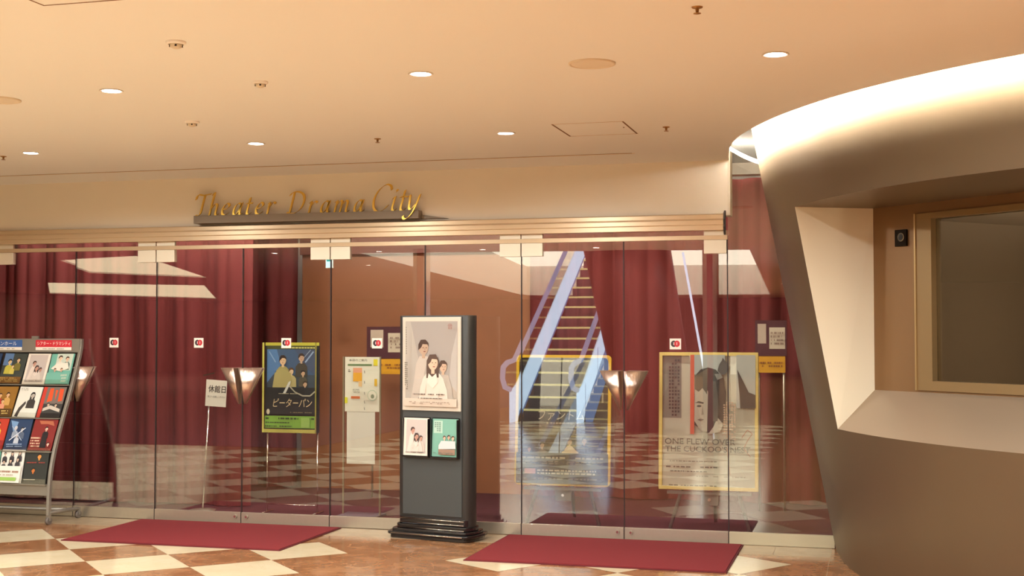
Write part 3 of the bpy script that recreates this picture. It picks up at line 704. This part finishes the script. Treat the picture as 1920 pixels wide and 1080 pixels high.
a.rect(0, .0, 1, .24, (40, 38, 34)); a.marks(.06, .19, .95, .215, 1, (150, 140, 116), .85, 11); a.marks(.06, .15, .95, .18, 2, (110, 104, 88), .7, 12); a.rect(.1, .075, .22, .115, (190, 130, 110)); a.marks(.24, .07, .88, .115, 2, (176, 166, 140), .9, 13); a.marks(.1, .03, .9, .05, 1, (110, 104, 86), .8, 14)
a.vmarks(.93, .62, .96, .72, 1, 10, (180, 170, 140)); a.build('poster', fp, (0, .0, .015))
b = MB(); b.bb(-W_ / 2 + .02, W_ / 2 - .02, -.0095 + 0, -.0085, .02, H_ - .02, M_PGLASS)
o = b.build('glazing', fp); o.location.y = -.004

# white poster in gold frame
e2 = easel(-1.205, .74, .30, .60); tag(e2, 'grey easel holding the pale poster in its gold frame')
fp = thing('framed_poster', 'large pale poster titled One Flew Over the Cuckoo with gold frame behind the right doors', 'poster', (-1.207, .60, .302), rx=R_(-3))
W_, H_ = .752, 1.045; FG = mat('frame_gold', (224, 200, 120), .3, .5)
b = MB(); fw = .026
b.bb(-W_ / 2, W_ / 2, -.016, .012, 0, fw, FG); b.bb(-W_ / 2, W_ / 2, -.016, .012, H_ - fw, H_, FG); b.bb(-W_ / 2, -W_ / 2 + fw, -.016, .012, fw, H_ - fw, FG); b.bb(W_ / 2 - fw, W_ / 2, -.016, .012, fw, H_ - fw, FG)
b.build('frame', fp, .003)
a = Art(W_ - .04, H_ - .04, (224, 222, 198), .008); g1 = (56, 50, 46); sk = (178, 166, 148)
a.rect(.0, .52, .21, 1, (150, 152, 140)); a.vmarks(.07, .53, .2, .97, 4, 17, (66, 66, 62)); a.rect(.31, .4, .352, 1, (206, 92, 66))
a.rect(.352, .85, .68, 1, (168, 172, 166)); a.rect(.8, .6, 1, 1, (182, 182, 172))
a.poly([(.355, .47), (.36, .84), (.42, .89), (.5, .905), (.58, .89), (.66, .83), (.69, .72), (.68, .6), (.66, .5), (.6, .44), (.5, .41)], g1)      # hair
a.poly([(.355, .5), (.36, .76), (.4, .8), (.46, .78), (.5, .72), (.49, .42), (.44, .42), (.4, .45)], sk)                                            # face
a.poly([(.36, .84), (.36, .74), (.4, .72), (.44, .75), (.49, .7), (.5, .9)], (96, 84, 68))
a.poly([(.36, .635), (.4, .65), (.455, .64), (.45, .63), (.4, .635)], g1); a.ell(.405, .612, .026, .008, g1, 10); a.poly([(.44, .62), (.455, .55), (.43, .545)], (140, 126, 110)); a.poly([(.385, .51), (.42, .518), (.46, .512), (.42, .5)], (110, 88, 78))
a.poly([(.56, .46), (.6, .53), (.66, .48), (.63, .42), (.5, .4)], (186, 176, 158)); a.poly([(.58, .8), (.6, .72), (.62, .58), (.6, .5), (.55, .5), (.55, .8)], (84, 76, 68))
a.poly([(.6, .88), (.62, .93), (.645, .955), (.655, 1.0 - .02), (.675, .96), (.7, .94), (.72, .9), (.69, .86), (.64, .85)], (86, 84, 80)); a.poly([(.57, .855), (.63, .86), (.66, .83), (.6, .81)], (130, 128, 120))
a.poly([(.81, .89), (.93, .72), (1, .70), (1, .6), (.84, .6), (.83, .7)], (58, 52, 48)); a.poly([(.81, .89), (.845, .6), (.83, .7)], (216, 208, 186))
a.vmarks(.66, .36, .8, .65, 5, 16, (206, 176, 150)); a.line([(.86, .38), (.92, .44), (.97, .41), (.92, .36), (.88, .3), (.95, .24)], .005, (176, 110, 84)); a.line([(.7, .34), (.72, .2), (.74, .1)], .004, (196, 140, 110))
a.text('ONE FLEW OVER', .42, .345, .75, .045, (84, 80, 70), 0, .015); a.text("THE CUCKOO'S NEST", .5, .29, .9, .045, (84, 80, 70), 0, .015)
a.marks(.1, .19, .6, .205, 1, (120, 112, 96), .8, 21); a.marks(.06, .145, .62, .165, 1, (84, 78, 68), .9, 22); a.marks(.06, .115, .5, .13, 1, (84, 78, 68), .9, 23); a.marks(.3, .08, .9, .095, 1, (150, 140, 120), .8, 24); a.marks(.06, .01, .6, .025, 1, (110, 104, 88), .9, 25)
a.build('poster', fp, (0, .002, .02))
b = MB(); b.bb(-W_ / 2 + .02, W_ / 2 - .02, -.014, -.012, .02, H_ - .02, M_PGLASS); b.build('glazing', fp)

# exit sign, boards placed in the lobby in place of hall reflections
es = thing('exit_sign', 'small lit white and turquoise exit sign hanging behind the glass', 'sign', (-4.7, 1.5, 2.08))
a = Art(.062, .095, (226, 248, 246), .02); b = MB(); b.bb(-.034, .034, -.0, .022, -.004, .099, M_WHITE); b.build('case', es)
b = MB(); b.bb(-.03, .03, -.003, -.0005, 0, .095, emis('exit_white', (214, 250, 250), 1.6)); b.bb(-.022, .022, -.004, -.003, .055, .07, emis('exit_teal', (30, 190, 180), 1.2)); b.build('panel', es)
b = MB(); b.tube([(0, .01, .099), (0, .01, ZTOP - 2.08)], .004, M_CHROME, 6); b.build('rod', es)
def notice(x, y, z, w_, h_, lab):
    t = thing('reflection_board', lab, 'reflected board', (x, y, 0))
    a = Art(w_, h_, (74, 26, 36), .02); a.rect(.08, .35, .35, .9, (196, 170, 150)); a.rect(.45, .2, .95, .8, (206, 184, 160)); a.marks(.5, .3, .9, .7, 4, (140, 110, 96), .8, 5); a.build('board', t, (0, -.01, z + .14))
    a = Art(w_ * .9, .14, (214, 150, 24), .006); a.marks(.1, .3, .9, .7, 2, (150, 90, 30), .7, 6); a.build('yellow_strip', t, (0, -.006, z))
    for s in (-1, 1):
        b = MB(); b.tube([(s * w_ * .4, .02, 0), (s * w_ * .4, .02, z + .14 + h_)], .01, M_STEEL, 8); b.build('leg', t)
notice(-4.22, 1.8, 1.12, .46, .29, 'dark board with yellow strip standing in for a reflection left of the display stand')
notice(-.82, 1.8, 1.16, .26, .3, 'dark board with yellow strip standing in for a reflection right of the gold framed poster')

# ================================================================ MATS
for x0, x1, y0, y1, lab in ((-5.64, -3.925, -1.13, -.045, 'burgundy entrance mat before the left pair of doors'), (-2.60, -.885, -1.16, -.045, 'burgundy entrance mat before the right pair of doors')):
    o = thing('entrance_mat', lab, 'mat', ((x0 + x1) / 2, (y0 + y1) / 2, .001), group=None)
    hx, hy = (x1 - x0) / 2, (y1 - y0) / 2
    b = MB(); b.bb(-hx + .012, hx - .012, -hy + .012, hy - .012, 0, .011, M_MAT); b.build('pile', o)
    b = MB(); b.bb(-hx, hx, -hy, hy, 0, .007, M_MATEDGE); b.build('rubber_edge', o)

# ================================================================ DARK DISPLAY STAND
ks = thing('display_stand', 'tall dark grey poster stand with lit white framed poster and two leaflet pockets', 'display stand', (-3.075, -.27, 0), R_(-12.5))
def capsule(w_, d_, flat, n=10):
    # flat front and back with bulged sides
    out = []
    for s, a0 in ((1, -PI / 2), (-1, PI / 2)):
        for k in range(n + 1):
            t = a0 + PI * k / n; out.append((s * flat / 2 + (w_ - flat) / 2 * math.cos(t) * (1), d_ / 2 * math.sin(t)))
    return out
b = MB(); pr_ = capsule(.62, .15, .52); b.prism(pr_, .1, 1.622, M_KIOSK, 'z', True); b.build('body', ks, .002)
b = MB(); b.bb(-.25, .25, -.083, -.07, .17, 1.615, mat('panel_grey', (68, 71, 70), .45, .1)); b.build('front_panel', ks, .003)
b = MB()
lay = [(.70, .30, 0, .028), (.73, .33, .028, .05), (.68, .28, .05, .07), (.64, .2, .07, .1), (.61, .17, .1, .155)]
for w_, d_, z0, z1 in lay:
    pp = []
    for s, a0 in ((1, -PI / 2), (-1, PI / 2)):
        for k in range(9):
            t = a0 + PI * k / 8; pp.append((s * (w_ / 2 - .05) + .05 * math.cos(t), d_ / 2 * math.sin(t) if abs(math.sin(t)) > .999 else d_ / 2 * math.sin(t)))
    b.prism(pp, z0, z1, M_BLACK, 'z')
kb = b.build('base', ks, .006)
b = MB()
for z, w_, y in ((.04, .6, -.1665), (.075, .56, -.102), (.112, .54, -.088), (.14, .54, -.088)): b.tube([(-w_ / 2, y, z), (w_ / 2, y, z)], .0035, M_CHROME, 6)
b.build('chrome_trim', kb)
def three(a, pale, hair, sk, low=0):
    """generic group of three looking aside"""
    lt = tuple(min(255, q + 8) for q in pale); dk = tuple(int(q * .93) for q in pale)
    a.poly([(.14, low), (.2, .3), (.24, .5), (.3, .58), (.44, .58), (.5, .45), (.52, low)], lt); a.poly([(.36, low), (.38, .4), (.44, .55), (.5, .45), (.5, low)], dk)
    a.person(.37, .67, .15, hair, sk, lt, look=1, body=False)
    a.poly([(.6, low), (.62, .3), (.68, .4), (.8, .38), (.86, .25), (.88, low)], dk); a.person(.71, .47, .115, hair, sk, pale, look=1, body=False)
    a.poly([(.3, low), (.32, .25), (.38, .36), (.46, .42), (.62, .42), (.72, .34), (.78, .22), (.8, low)], pale)
    a.person(.54, .51, .155, hair, sk, dk, long=True, look=1, body=False)
    a.poly([(.44, .3), (.47, .4), (.53, .36), (.6, .4), (.63, .3), (.54, .24)], lt); a.poly([(.4, .08 + low), (.43, .3), (.42, .08 + low)], dk); a.poly([(.62, low), (.66, .24), (.64, low)], dk)
    return a
pf = Art(.492, .68, (238, 226, 206), .01)
pf.rect(.05, .045, .95, .955, (196, 184, 172)); pf.rect(.06, .3, .94, .95, (188, 178, 168)); pf.rect(.05, .045, .95, .3, (206, 190, 172))
pf.poly([(.06, .95), (.14, .95), (.3, .5), (.24, .2), (.06, .1)], (206, 196, 182)); pf.poly([(.94, .85), (.85, .6), (.8, .3), (.94, .2)], (210, 202, 192))
three(pf, (216, 202, 186), (84, 62, 50), (212, 180, 152), .1)
pf.rect(.05, .045, .95, .13, (204, 188, 170)); pf.marks(.2, .165, .75, .185, 1, (92, 74, 62), .85, 31); pf.marks(.3, .125, .72, .14, 1, (80, 64, 54), .9, 32); pf.marks(.15, .07, .85, .1, 2, (150, 130, 112), .6, 33)
pf.text('音', .86, .9, .08, .06, (150, 96, 84)); pf.vmarks(.08, .22, .15, .52, 3, 14, (120, 112, 96)); pf.vmarks(.115, .55, .14, .9, 1, 14, (140, 132, 116))
pp = thing('x', None, None); bpy.data.objects.remove(pp)
pf.build('poster', ks, (0, -.094, .93))
b = MB(); b.bb(-.246, .246, -.103, -.1, .93, 1.61, M_PGLASS); b.build('poster_cover', ks)
b = MB()
for cx_ in (-.122, .122):
    b.bb(cx_ - .112, cx_ + .112, -.09, -.083, .59, .88, M_BLACK)
    b.bb(cx_ - .112, cx_ + .112, -.125, -.09, .59, .6, M_BLACK)
    for s in (-1, 1): b.bb(cx_ + s * .112 - .003, cx_ + s * .112 + .003, -.125, -.085, .59, .87, M_BLACK)
b.build('leaflet_pocket', ks)

def leaflet(design, seed=0, w_=.21, h_=.285, thick=.012):
    if design == 'trio':
        a = Art(w_, h_, (232, 222, 206), thick); a.rect(.1, .06, .9, .96, (196, 184, 176)); three(a, (214, 200, 188), (70, 50, 44), (196, 150, 130), .1); a.marks(.12, .07, .88, .1, 1, (110, 96, 86), .8, 3)
    elif design == 'teal':
        a = Art(w_, h_, (120, 172, 152), thick); a.rect(.05, .62, .4, .95, (176, 206, 188)); a.vmarks(.08, .66, .35, .92, 3, 5, (120, 150, 136)); a.person(.5, .5, .1, (80, 54, 44), (226, 190, 164), (206, 214, 206), body=False); a.person(.68, .52, .1, (60, 40, 36), (216, 176, 150), (206, 214, 206), body=False); a.person(.85, .5, .1, (90, 60, 44), (222, 184, 158), (206, 214, 206), body=False)
        a.poly([(.3, .3), (.4, .42), (.95, .42), (.97, .22), (.3, .2)], (206, 206, 204)); a.rect(.3, .06, .95, .2, (150, 120, 100)); a.marks(.1, .08, .9, .12, 2, (96, 110, 100), .7, 4)
    elif design == 'fantasy':
        a = Art(w_, h_, (60, 66, 60), thick); a.rect(0, .6, .4, 1, (90, 120, 160)); a.person(.3, .72, .16, (50, 40, 30), (220, 190, 140), (190, 180, 70)); a.person(.68, .78, .14, (60, 44, 30), (220, 184, 140), (120, 110, 50)); a.person(.5, .56, .1, (110, 80, 40), (230, 200, 150), (206, 190, 90)); a.rect(0, 0, 1, .22, (120, 82, 34)); a.marks(.1, .05, .9, .18, 3, (190, 160, 90), .9, 5)
    elif design == 'tealtop':
        a = Art(w_, h_, (110, 176, 158), thick); a.rect(.25, .45, .95, 1, (196, 206, 190)); a.person(.42, .85, .16, (60, 50, 40), (230, 200, 170), (220, 214, 200)); a.person(.74, .82, .14, (80, 56, 44), (226, 190, 160), (96, 120, 110)); a.poly([(.1, .5), (.3, .66), (.8, .7), (.9, .5), (.5, .42)], (230, 222, 206)); a.person(.3, .46, .1, (50, 36, 30), (216, 176, 150), (0, 0, 0), body=False); a.person(.6, .46, .1, (90, 60, 40), (226, 186, 156), (0, 0, 0), body=False); a.rect(0, 0, 1, .36, (116, 178, 160)); a.vmarks(.62, .04, .92, .32, 5, 3, (196, 206, 186))
    elif design == 'gold':
        a = Art(w_, h_, (150, 106, 40), thick); a.person(.3, .7, .14, (70, 40, 24), (226, 180, 130), (176, 60, 50)); a.person(.65, .72, .14, (50, 30, 20), (226, 184, 140), (206, 160, 90)); a.person(.5, .5, .12, (90, 60, 30), (226, 190, 140), (220, 150, 120)); a.rect(0, 0, 1, .25, (96, 66, 30)); a.marks(.1, .06, .9, .2, 2, (220, 190, 110), .9, 2)
    elif design == 'woman':
        a = Art(w_, h_, (226, 224, 212), thick); a.person(.66, .72, .17, (26, 22, 22), (190, 182, 170), (60, 56, 54), long=True); a.poly([(.05, .1), (.3, .5), (.45, .36), (.4, 0), (.05, 0)], (226, 224, 212)); a.poly([(.1, .02), (.2, .3), (.42, .52), (.46, .44), (.3, .2), (.24, 0)], (70, 64, 60)); a.marks(.08, .86, .4, .95, 2, (170, 164, 150), .6, 6)
    elif design == 'redbar':
        a = Art(w_, h_, (60, 58, 56), thick); a.rect(0, 0, .16, 1, (196, 60, 46)); a.rect(.16, .45, 1, 1, (116, 104, 96)); a.poly([(.3, .95), (.45, .96), (.5, .55), (.28, .5)], (226, 84, 40)); a.poly([(.55, .9), (.62, .55), (.66, .9)], (226, 84, 40)); a.poly([(.72, .95), (.9, .94), (.94, .55), (.76, .52)], (220, 80, 40)); a.poly([(.2, .3), (.5, .4), (.95, .28), (.95, .18), (.5, .28), (.2, .2)], (200, 190, 176)); a.rect(.16, 0, 1, .14, (36, 34, 34)); a.person(.4, .42, .1, (30, 26, 24), (206, 180, 156), (80, 70, 60), body=False); a.person(.74, .4, .1, (40, 30, 26), (206, 180, 156), (80, 70, 60), body=False)
    elif design == 'blue':
        a = Art(w_, h_, (40, 62, 96), thick); a.poly([(.05, .95), (.4, .9), (.3, .5)], (120, 156, 196)); a.person(.35, .7, .12, (200, 200, 206), (206, 200, 196), (150, 160, 176)); a.person(.65, .66, .12, (44, 40, 44), (196, 186, 180), (90, 100, 120)); a.person(.5, .46, .1, (230, 230, 230), (206, 196, 190), (190, 196, 206)); a.line([(.2, .3), (.8, .7)], .008, (206, 214, 226)); a.line([(.2, .75), (.75, .3)], .006, (176, 190, 210)); a.marks(.15, .08, .85, .2, 2, (150, 170, 200), .9, 7)
    elif design == 'darkred':
        a = Art(w_, h_, (130, 38, 34), thick); a.poly([(.2, .95), (.8, .95), (.9, .8), (.6, .85), (.3, .84)], (176, 100, 70)); a.person(.6, .7, .12, (24, 18, 18), (222, 190, 166), (30, 24, 26)); a.poly([(.48, .1), (.5, .5), (.7, .5), (.76, .1)], (34, 26, 28)); a.marks(.08, .1, .5, .42, 4, (226, 190, 160), .8, 8); a.person(.9, .2, .1, (60, 20, 20), (226, 190, 170), (220, 200, 190), body=False)
    elif design == 'heads':
        a = Art(w_, h_, (234, 230, 220), thick)
        for u, v in ((.16, .86), (.48, .88), (.82, .9), (.18, .62), (.48, .66), (.8, .7)): a.person(u, v, .1, (36, 30, 30), (206, 180, 160), (60, 56, 60), long=(u > .4))
        a.rect(0, 0, 1, .5, (234, 230, 220)); a.marks(.08, .28, .92, .38, 1, (160, 120, 100), .9, 9); a.rect(.0, .06, .86, .16, (150, 190, 90)); a.marks(.1, .2, .8, .26, 1, (180, 170, 150), .7, 10)
    elif design == 'amber':
        a = Art(w_, h_, (44, 46, 40), thick); a.person(.6, .82, .16, (30, 20, 14), (226, 150, 70), (44, 46, 40), body=False); a.person(.42, .4, .14, (34, 24, 16), (206, 120, 50), (44, 46, 40), body=False); a.marks(.1, .6, .9, .66, 1, (150, 60, 50), .9, 11); a.marks(.08, .1, .6, .13, 1, (220, 214, 190), .95, 12); a.marks(.1, .92, .4, .96, 1, (160, 150, 120), .8, 13)
    else:
        a = Art(w_, h_, (190, 60, 40), thick); a.person(.6, .8, .16, (60, 30, 20), (230, 180, 120), (226, 190, 60)); a.rect(0, 0, 1, .3, (150, 40, 40)); a.marks(.1, .1, .9, .25, 2, (230, 190, 90), .9, 14)
    return a
# leaflets in the pockets of the dark stand
RK = Matrix.Rotation(R_(-12.5), 4, 'Z')
for lx, d, lab in ((-.122, 'trio', 'pale stack of leaflets showing three people in the left pocket of the dark stand'), (.122, 'teal', 'green stack of leaflets in the right pocket of the dark stand')):
    p = Vector((-3.075, -.27, 0)) + RK.to_3x3() @ Vector((lx, -.112, .602))
    o = leaflet(d, w_=.212, h_=.272, thick=.018).build('leaflet_stack', None, p, (R_(-3), 0, R_(-12.5))); tag(o, lab, 'leaflets', 'leaflets in the dark display stand')

# ================================================================ BROCHURE RACK
PR = [(-.060, 1.445), (-.068, 1.36), (-.122, 1.211), (-.213, 1.0), (-.302, .814), (-.384, .631), (-.437, .469), (-.462, .347), (-.473, .203), (-.477, .07)]
rk = thing('brochure_rack', 'grey curved brochure rack on castors at the left with blue and red headers', 'brochure rack', (-6.2, 0, 0))
RW = 1.62
pts = catmull(PR, 4)
for s, xx in ((1, 0.), (-1, -RW)):
    b = MB(); n = len(pts); vs = []
    for p in pts: vs += [(xx - .012, p.x - .012, p.y), (xx + .012, p.x - .012, p.y), (xx + .012, p.x + .022, p.y), (xx - .012, p.x + .022, p.y)]
    fs = [(4 * i + k, 4 * i + (k + 1) % 4, 4 * i + 4 + (k + 1) % 4, 4 * i + 4 + k) for i in range(n - 1) for k in range(4)] + [(0, 1, 2, 3), (4 * n - 1, 4 * n - 2, 4 * n - 3, 4 * n - 4)]
    b.faces(vs, fs, M_SILVER); b.tube([(xx, -.47, .09), (xx, -.25, .085), (xx, -.07, .075)], .016, M_SILVER, 8); sf = b.build('side_frame', rk, .003)
    for y in (-.47, -.075):
        b = MB(); b.tube([(xx - .012, y, .031), (xx + .012, y, .031)], .03, mat('castor_grey', (110, 100, 92), .5), 18); b.bb(xx - .017, xx + .017, y - .01, y + .01, .03, .085, M_SILVER); b.build('castor', sf)
b = MB(); vs = []
for p in pts[4:]: vs += [(-RW + .012, p.x + .014, p.y), (-.012, p.x + .014, p.y)]
b.faces(vs, [(2 * i, 2 * i + 1, 2 * i + 3, 2 * i + 2) for i in range(len(pts[4:]) - 1 - 6)], mat('rack_back', (56, 44, 38), .6)); b.build('back_panel', rk)
b = MB(); b.bb(-RW, 0, -.085, -.062, 1.335, 1.447, M_SILVER); b.bb(-.45, -.39, -.08, -.06, 1.447, 1.468, M_SILVER); b.build('header', rk, .002)
b = MB(); b.bb(-RW, 0, -.475, -.46, .225, .31, M_SILVER); b.build('lower_rail', rk, .002)
b = MB(); b.tube([(-RW, -.25, .09), (0, -.25, .09)], .014, M_SILVER, 8); b.build('cross_bar', rk)
a = Art(.335, .083, (206, 44, 58), .003); a.text('シアター・ドラマシティ', .5, .66, .92, .38, (250, 236, 226)); a.rect(0, 0, 1, .3, (240, 234, 222)); a.marks(.2, .06, .8, .22, 1, (170, 160, 150), .8, 3); a.build('header_label', rk, (-.235, -.089, 1.353))
o = bpy.data.objects[-1] if False else None
a = Art(.335, .083, (60, 98, 160), .003); a.text('メインホール', .5, .66, .7, .38, (240, 240, 240)); a.rect(0, 0, 1, .3, (240, 234, 222)); a.marks(.2, .06, .8, .22, 1, (170, 160, 150), .8, 4); a.build('header_label', rk, (-.70, -.089, 1.353))
rows_ = [(1.075, 1.335), (.815, 1.075), (.56, .815), (.31, .56)]
def py(z):
    for (y0, z0), (y1, z1) in zip(PR, PR[1:]):
        if z1 <= z <= z0: return y0 + (y1 - y0) * (z0 - z) / (z0 - z1)
    return PR[-1][0]
cols = [('c', -.125), ('b', -.352), ('a', -.579), ('z', -.806), ('y', -1.033), ('x', -1.26), ('w', -1.487)]
des = [['tealtop', 'trio', 'fantasy', 'blue', 'gold', 'heads', 'red'], ['redbar', 'woman', 'gold', 'fantasy', 'trio', 'amber', 'blue'], ['darkred', 'blue', 'red', 'trio', 'woman', 'fantasy', 'gold'], ['amber', 'heads', 'tealtop', 'gold', 'redbar', 'woman', 'trio']]
rn = ['top', 'second', 'third', 'bottom']
dn = {'tealtop': 'teal brochure with faces', 'trio': 'pale brochure with three figures', 'fantasy': 'yellow and green brochure with costumed figures', 'blue': 'dark blue brochure', 'gold': 'gold brown brochure', 'heads': 'white brochure with six small figures', 'red': 'red and yellow brochure', 'redbar': 'dark brochure with orange strokes and red edge', 'woman': 'white brochure with a dark haired woman', 'darkred': 'dark red brochure with a figure in black', 'amber': 'black brochure with two amber faces'}
for r, (z0, z1) in enumerate(rows_):
    b = MB(); ya = py(z0 + .01); b.bb(-RW + .015, -.015, ya - .035, ya + .012, z0 - .004, z0 + .004, M_SILVER); b.build('shelf', rk)
    b = MB(); b.bb(-RW + .015, -.015, ya - .036, ya - .033, z0 + .0, z0 + .045, M_ACRYL); b.build('pocket_lip', rk)
    for c, (cn, cx_) in enumerate(cols[:4]):
        yb, yt = py(z0 + .012), py(z1 - .01); ang = math.atan2(yt - yb, z1 - z0 - .02)
        d = des[r][c]
        where = {0: 'right column of rack', 1: 'middle column of rack', 2: 'at left photo edge', 3: 'beyond left photo edge'}[c]
        o = leaflet(d, thick=.008, h_=.262, w_=.208).build('brochure', None, (-6.2 + cx_ + .004 * ((r * 3 + c) % 3 - 1), yb - .02, z0 + .006), (-ang, R_(((r + c) % 3 - 1) * .8), 0))
        tag(o, '%s, %s shelf, %s' % (dn[d], rn[r], where), 'brochure', 'brochures on the rack')

# ================================================================ HALL BEHIND THE VIEWER (seen mirrored in the glass)
esc = thing('escalator', 'escalator with blue white balustrades made to glow behind the viewer, mirrored in the doors', 'escalator', (-5.22, -12.2, 0))
M_STEP = mat('step_dark', (70, 52, 50), .6); M_LINE = emis('step_line_glow', (240, 226, 150), 3.0); M_BAL = emis('balustrade_glow', (206, 232, 255), 4.3); M_BAL2 = emis('balustrade_glow_dim', (130, 158, 214), 2.2)  # glow stands in for bright light falling on balustrades, handrails and step edges
NSTEP = 26
for k in range(NSTEP):
    b = MB(); y = -.346 * k; z = .2 * k; b.bb(-.5, .5, y - .346, y, z - .12 if k else 0, z + .2, M_STEP); b.bb(-.5, .5, y - .0, y + .004, z + .165, z + .2, M_LINE); b.build('step', esc)
Lx = NSTEP
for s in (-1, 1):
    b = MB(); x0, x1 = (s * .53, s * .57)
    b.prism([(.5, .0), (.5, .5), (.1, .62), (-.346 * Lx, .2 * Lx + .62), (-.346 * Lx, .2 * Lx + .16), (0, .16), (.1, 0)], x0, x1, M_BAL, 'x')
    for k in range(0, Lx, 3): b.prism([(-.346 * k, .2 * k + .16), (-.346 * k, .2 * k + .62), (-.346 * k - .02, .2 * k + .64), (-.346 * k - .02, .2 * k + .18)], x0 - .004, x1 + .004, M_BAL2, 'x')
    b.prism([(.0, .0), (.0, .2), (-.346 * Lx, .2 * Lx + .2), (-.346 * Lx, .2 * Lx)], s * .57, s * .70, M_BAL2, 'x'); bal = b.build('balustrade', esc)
    b = MB(); b.prism([(.7, .5), (.8, .95), (.3, .98), (-.346 * Lx, .2 * Lx + .98), (-.346 * Lx, .2 * Lx + .62), (.1, .62)], s * .545, s * .555, M_ACRYL, 'x'); b.build('glass_panel', bal)
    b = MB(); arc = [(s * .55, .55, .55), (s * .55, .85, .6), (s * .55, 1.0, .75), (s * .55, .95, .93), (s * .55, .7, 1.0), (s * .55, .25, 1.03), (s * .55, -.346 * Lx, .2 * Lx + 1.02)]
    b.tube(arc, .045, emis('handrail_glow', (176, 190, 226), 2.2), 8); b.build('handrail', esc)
# leaning brown column
b = MB(); vs = []; n = 28; M_COL = mat('brown_column', (120, 50, 40), .35, .2)
for z, xc, r in ((0, -3.03, .60), (1.4, -3.33, .64), (CEIL + 1.0, -3.76, .72)):
    for k in range(n): vs.append((xc + r * math.cos(2 * PI * k / n), -10.3 + .5 * r * math.sin(2 * PI * k / n), z))
b.faces(vs, [(j * n + k, j * n + (k + 1) % n, (j + 1) * n + (k + 1) % n, (j + 1) * n + k) for j in range(2) for k in range(n)], M_COL, True)
tag(b.build('leaning_column'), 'leaning brown column behind the viewer, mirrored in the right doors', 'column')
def column(x, y, wd, lab):
    o = thing('square_column', lab, 'column', (x, y, 0)); b = MB(); b.bb(-wd / 2, wd / 2, -.1, .1, 0, CEIL, mat('column_red', (130, 34, 36), .5)); b.build('shaft', o)
    b = MB()
    for s in (-1, 1): b.bb(s * wd / 2 - .03, s * wd / 2 + .03, -.12, .12, 0, CEIL, M_CHROME)
    b.build('steel_edge', o)
column(-6.42, -9.0, .16, 'square red column with steel edges near the hall opening, left one')
column(-2.15, -9.0, .14, 'square red column with steel edges near the hall opening, right one')

pl = MB(); pl.tube([(-2.75, -10.55, 2.72), (-2.36, -10.7, .4)], .018, emis('streak_glow', (226, 236, 255), 5), 8)  # rod made to glow in place of a bright leaning glass edge
tag(pl.build('light_pole'), 'thin leaning glass edge made to glow behind the viewer, mirrored across the gold framed poster', 'light')
